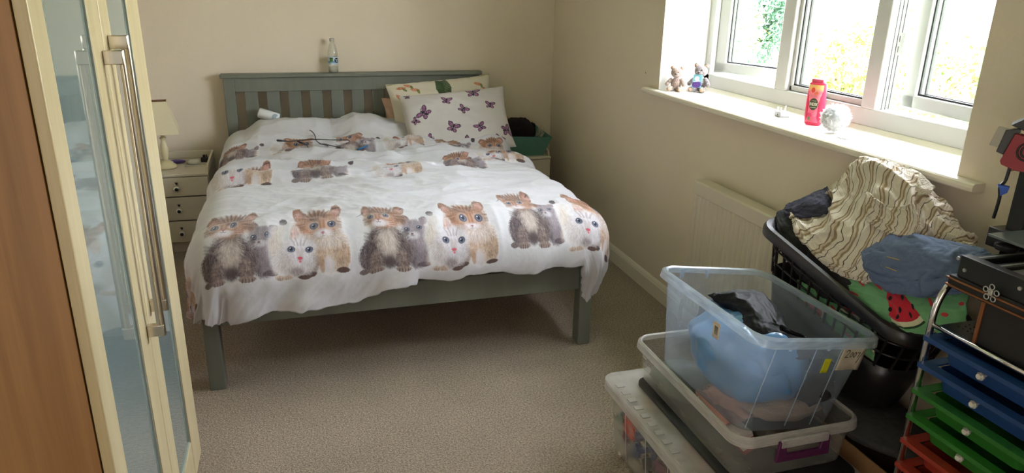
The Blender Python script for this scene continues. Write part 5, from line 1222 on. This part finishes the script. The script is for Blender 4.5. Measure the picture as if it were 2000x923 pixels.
for a, b in (((1733, 501), (1756, 507)), ((1722, 518), (1751, 529))): MB().tube([at(*a, 'x', -.291), at((a[0]+b[0])/2, (a[1]+b[1])/2, 'x', -.293), at(*b, 'x', -.293)], .0011, 6).build('stitch', M_yst, bl)

# ================================================================ DRAWER TROLLEY
M_chr = mat('chrome', (.62, .62, .62), .12, 1, var=.02)
M_dt = mat('dark_metal_tray', (.10, .11, .125), .25, .9, var=.1)
yl, yr, xf_, xb = -3.587, -3.885, -.37, -.06
tl = thing('drawer_trolley', (-.215, -3.735, 0), 'chrome trolley of blue, green and red plastic drawers against the right wall', 'trolley')
for y in (yl, yr):
    pts = [(xf_, y, .05), (xf_, y, .80)]+[(xf_+.045*(1-cos(a)), y, .80+.085*sin(a)) for a in [pi/2*i/8 for i in range(1, 9)]]
    pts += [(xb-.045*(1-cos(a)), y, .80+.085*sin(a)) for a in [pi/2*(8-i)/8 for i in range(0, 8)]]+[(xb, y, .80), (xb, y, .05)]
    MB().tube(pts, .0078, 12).build('side_hoop', M_chr, tl, smooth=True)
    for x in (xf_, xb):
        c_ = MB().lathe([(.010, .045), (.010, .06)], (x, y, 0), 12); c_.lathe([(.022, -.009), (.024, -.006), (.024, .006), (.022, .009)], (x, y, .025), 16, (0, 1, 0)); c_.build('castor', M_black, tl, smooth='auto')
for x in (xf_, xb):
    for z in (.787, .085): MB().tube([(x, yl, z), (x, yr, z)], .0052, 10).build('cross_bar', M_chr, tl, smooth=True)
ty = MB().box((xf_+.006, yl-.004, .777), (xb-.004, yr+.004, .784)).build('top_tray', M_dt, tl, bev=.001)
hm_ = MB()
for i in range(7):
    for j in range(12): hm_.lathe([(.0022, 0), (.0022, .0006)], (xf_+.055+i*.016, yl-.022-j*.012-(i % 2)*.004, .7841), 6)
hm_.build('perforation', M_shadow, tl, kind='stuff')
dcol = [mat('blue_drawer_plastic', srgb(28, 62, 116), .4, var=.05), mat('green_drawer_plastic', srgb(40, 110, 34), .4, var=.05), mat('red_drawer_plastic', srgb(150, 48, 32), .4, var=.05)]
M_crys = mat('clear_faceted_knob', (.75, .73, .66), .08, .4)
for i in range(8):
    zl = .764-i*.067; mt = dcol[min(i//2, 2)] if i < 6 else dcol[2]
    m = MB(); y0, y1 = yl-.004, yr+.004
    # flange with a rolled edge, open in the middle
    m.box((xf_-.020, y0, zl-.004), (xf_+.006, y1, zl)); m.box((xf_-.020, y0, zl-.012), (xf_-.016, y1, zl)); m.box((xf_+.006, y0, zl-.004), (xb-.01, y0-.026, zl)); m.box((xf_+.006, y1+.026, zl-.004), (xb-.01, y1, zl)); m.box((xb-.03, y0, zl-.004), (xb-.01, y1, zl))
    d = m.build('drawer', mt, tl, bev=.0015)
    ya, yb = y0-.028, y1+.028; b = MB(); hh_ = .052; r_ = loft([[Vector(((xf_+xb)/2+p.x, (yl+yr)/2+p.y, zl-.004+p.z)) for p in rrect((xb-xf_)/2-.010-f, (y0-y1)/2-.028-f, .018, z)] for f, z in ((0, 0), (.004, -hh_*.6), (.008, -hh_), (.014, -hh_-.002))], cap1=True)
    r_.build('bin', mt, d, smooth='auto')
    kn = MB().lathe([(.003, 0), (.003, .008), (.0085, .012), (.0095, .017), (.006, .022)], (xf_+.012, (yl+yr)/2+.005, zl-.030), 8, (-1, 0, 0)).build('knob', M_crys, d)
    for y in (yl-.001, yr+.001): MB().tube([(xf_, y, zl-.009), (xb, y, zl-.009)], .0035, 8).build('runner', M_chr, tl, smooth=True)

# ================================================================ BLACK BOX, BOARD, 3D PRINTER
M_cop = mat('copper_edge', srgb(140, 86, 50), .5, .5)
M_mb = mat('matt_black_board', (.012, .011, .010), .7, var=.3, vs=10)
M_pbk = mat('black_printer_metal', (.016, .018, .018), .38, .3, var=.1)
bb = thing('black_case', (-.2, -3.8, .784), 'black case with a copper-coloured edge standing on the trolley', 'case')
MB().box((-.352, -3.683, .7845), (-.07, -3.93, .884)).build('body', M_mb, bb, bev=.002)
MB().box((-.356, -3.679, .7845), (-.350, -3.6875, .884)).build('edge_strip', M_cop, bb, bev=.001)
bd = thing('shelf_board', (-.2, -3.78, .884), 'black board with two copper-coloured edge strips under the printer', 'board')
MB().box((-.366, -3.600, .8845), (-.04, -3.97, .912)).build('board', M_mb, bd, bev=.001)
for z in (.888, .9035): MB().box((-.370, -3.596, z), (-.036, -3.974, z+.0038)).build('edge_strip', M_cop, bd, bev=.0008)
sf = thing('filigree_clip', tuple(at(1935, 575, 'x', -.372)), 'small silver filigree ornament clipped to the board edge', 'ornament')
c0 = at(1935, 572, 'x', -.376)
for i in range(5):
    a = .3+i*2*pi/5; q = c0+Vector((0, .013*cos(a), .013*sin(a)))
    MB().tube([q+Vector((0, .0055*cos(b), .0055*sin(b))) for b in [2*pi*j/10 for j in range(10)]], .0013, 6, closed=True).build('petal', M_steel, sf, smooth=True)
MB().box(c0+Vector((-.003, -.005, -.005)), c0+Vector((.003, .005, .008))).build('centre', M_steel, sf, bev=.001)
pr_ = thing('printer', (-.2, -3.72, .912), '3D printer with a red fan cover and black frame at the right edge', '3D printer')
MB().box((-.360, -3.612, .9125), (-.335, -3.95, .960)).build('front_plate', M_pbk, pr_, bev=.0015)
MB().box((-.335, -3.614, .9125), (-.045, -3.95, .946)).build('base', M_pbk, pr_, bev=.001)
M_alu = mat('grey_aluminium', (.30, .32, .31), .4, .6)
for y in (-3.622, -3.672, -3.782): 
    b = MB().box((-.335, y, .946), (-.045, y-.020, .958)).build('rail', M_pbk, pr_, bev=.001)
    MB().box((-.334, y-.007, .958), (-.046, y-.013, .9585)).build('rail_slot', M_alu, b)
MB().box((-.333, -3.694, .946), (-.05, -3.78, .951)).build('deck_plate', M_alu, pr_)
for p_ in ((1873, 504), (1885, 527), (1993, 563)): MB().lathe([(.0045, 0), (.004, -.003), (.0015, -.003)], at(*p_, 'x', -.3605), 12, (1, 0, 0)).build('bolt', M_steel, pr_)
MB().lathe([(.022, 0), (.024, .004), (.024, .010), (.012, .014)], tuple(at(1965, 487, 'z', .962)), 20).build('levelling_wheel', M_black, pr_, smooth='auto')
MB().tube([at(1990, 478, 'z', .967), at(1990, 470, 'z', .985)], .004, 8).build('spring', M_cop, pr_)
zb_ = .988
b1, b2 = at(1930, 455, 'z', zb_), at(2000, 494, 'z', zb_)
MB().box((b1.x, b1.y, zb_-.006), (-.045, b1.y-.235, zb_)).build('print_bed', mat('grey_glass_bed', (.16, .19, .20), .15, .2), pr_, bev=.001)
cx, cy = (lambda p: (p.x, p.y))(at(1996, 420, 'x', -.13))
MB().box((cx-.015, cy-.02, .9125), (cx+.02, cy+.02, 1.40)).build('column', M_pbk, pr_, bev=.001)
MB().box((cx-.035, cy-.03, .93), (cx+.03, cy+.045, .975)).build('motor_mount', M_black, pr_, bev=.002)
# carriage with red fan cover, facing the camera side
o_ = at(1985, 298, 'x', -.19); fx = Vector((.62, -.78, 0)).normalized(); Mh = frame(o_, fx, (0, 0, 1)); Q = lambda x, y, z=0: tuple(Mh @ Vector((x, y, z)))
s_ = .00125
def plate(pts, d, mt, name, parent, bev=.001): return MB().prism([Q((x-1985)*s_, -(y-298)*s_, 0) for x, y in pts], Vector(Mh.to_3x3() @ Vector((0, 0, d)))).build(name, mt, parent, bev=bev)
M_redp = mat('red_printed_plastic', srgb(150, 40, 48), .5, var=.06, vs=30)
hd_ = plate([(1977, 266), (2030, 274), (2030, 332), (1990, 330), (1967, 322), (1964, 316)], -.03, M_redp, 'fan_cover', pr_)
fc = Mh @ Vector((.021, .004, .001)); nv = Mh.to_3x3() @ Vector((0, 0, 1))
for r_ in (.020, .013, .006): MB().tube([fc+(Mh.to_3x3() @ Vector((r_*cos(a), r_*sin(a), .0)))for a in [2*pi*j/24 for j in range(24)]], .0022, 6, closed=True).build('fan_grille', M_black, hd_, smooth=True)
MB().prism([Q((x-1985)*s_, -(y-298)*s_, -.012) for x, y in ((1962, 262), (1984, 258), (1978, 310), (1955, 302))], Mh.to_3x3() @ Vector((0, 0, -.02))).build('bracket', M_black, pr_, bev=.001)
MB().prism([Q((x-1985)*s_, -(y-298)*s_, -.016) for x, y in ((1950, 257), (1985, 262), (1982, 300), (1942, 292))], Mh.to_3x3() @ Vector((0, 0, -.002))).build('blank_tag', mat('pale_grey_tag', srgb(176, 172, 158), .5, var=.03), pr_, bev=.001)
MB().prism([Q((x-1985)*s_, -(y-298)*s_, -.02) for x, y in ((1968, 254), (1990, 238), (2030, 244), (2030, 270), (1990, 262))], Mh.to_3x3() @ Vector((0, 0, -.05))).build('carriage', M_pbk, pr_, bev=.001)
MB().prism([Q((x-1985)*s_, -(y-298)*s_, -.03) for x, y in ((1988, 252), (1996, 212), (2030, 212), (2030, 258))], Mh.to_3x3() @ Vector((0, 0, -.03))).build('clear_cover', clear('clear_cover', (.9, .9, .9), (.8, .8, .8), .35, .1, .9), pr_, bev=.001)
MB().tube(smooth_path([Q(-.005, -.038, -.03), Q(-.007, -.07, -.03), Q(-.014, -.085, -.02), Q(-.010, -.11, -.02), Q(-.012, -.16, -.03)], 6), .0038, 8).build('cable', M_black, pr_, smooth=True)
MB().prism([Q(-.020, -.078, -.012), Q(.004, -.080, -.012), Q(.002, -.094, -.012), Q(-.010, -.104, -.012), Q(-.013, -.09, -.012)], Mh.to_3x3() @ Vector((0, 0, -.012))).build('blue_clip', mat('blue_clip', srgb(30, 84, 190), .45), pr_, bev=.001)
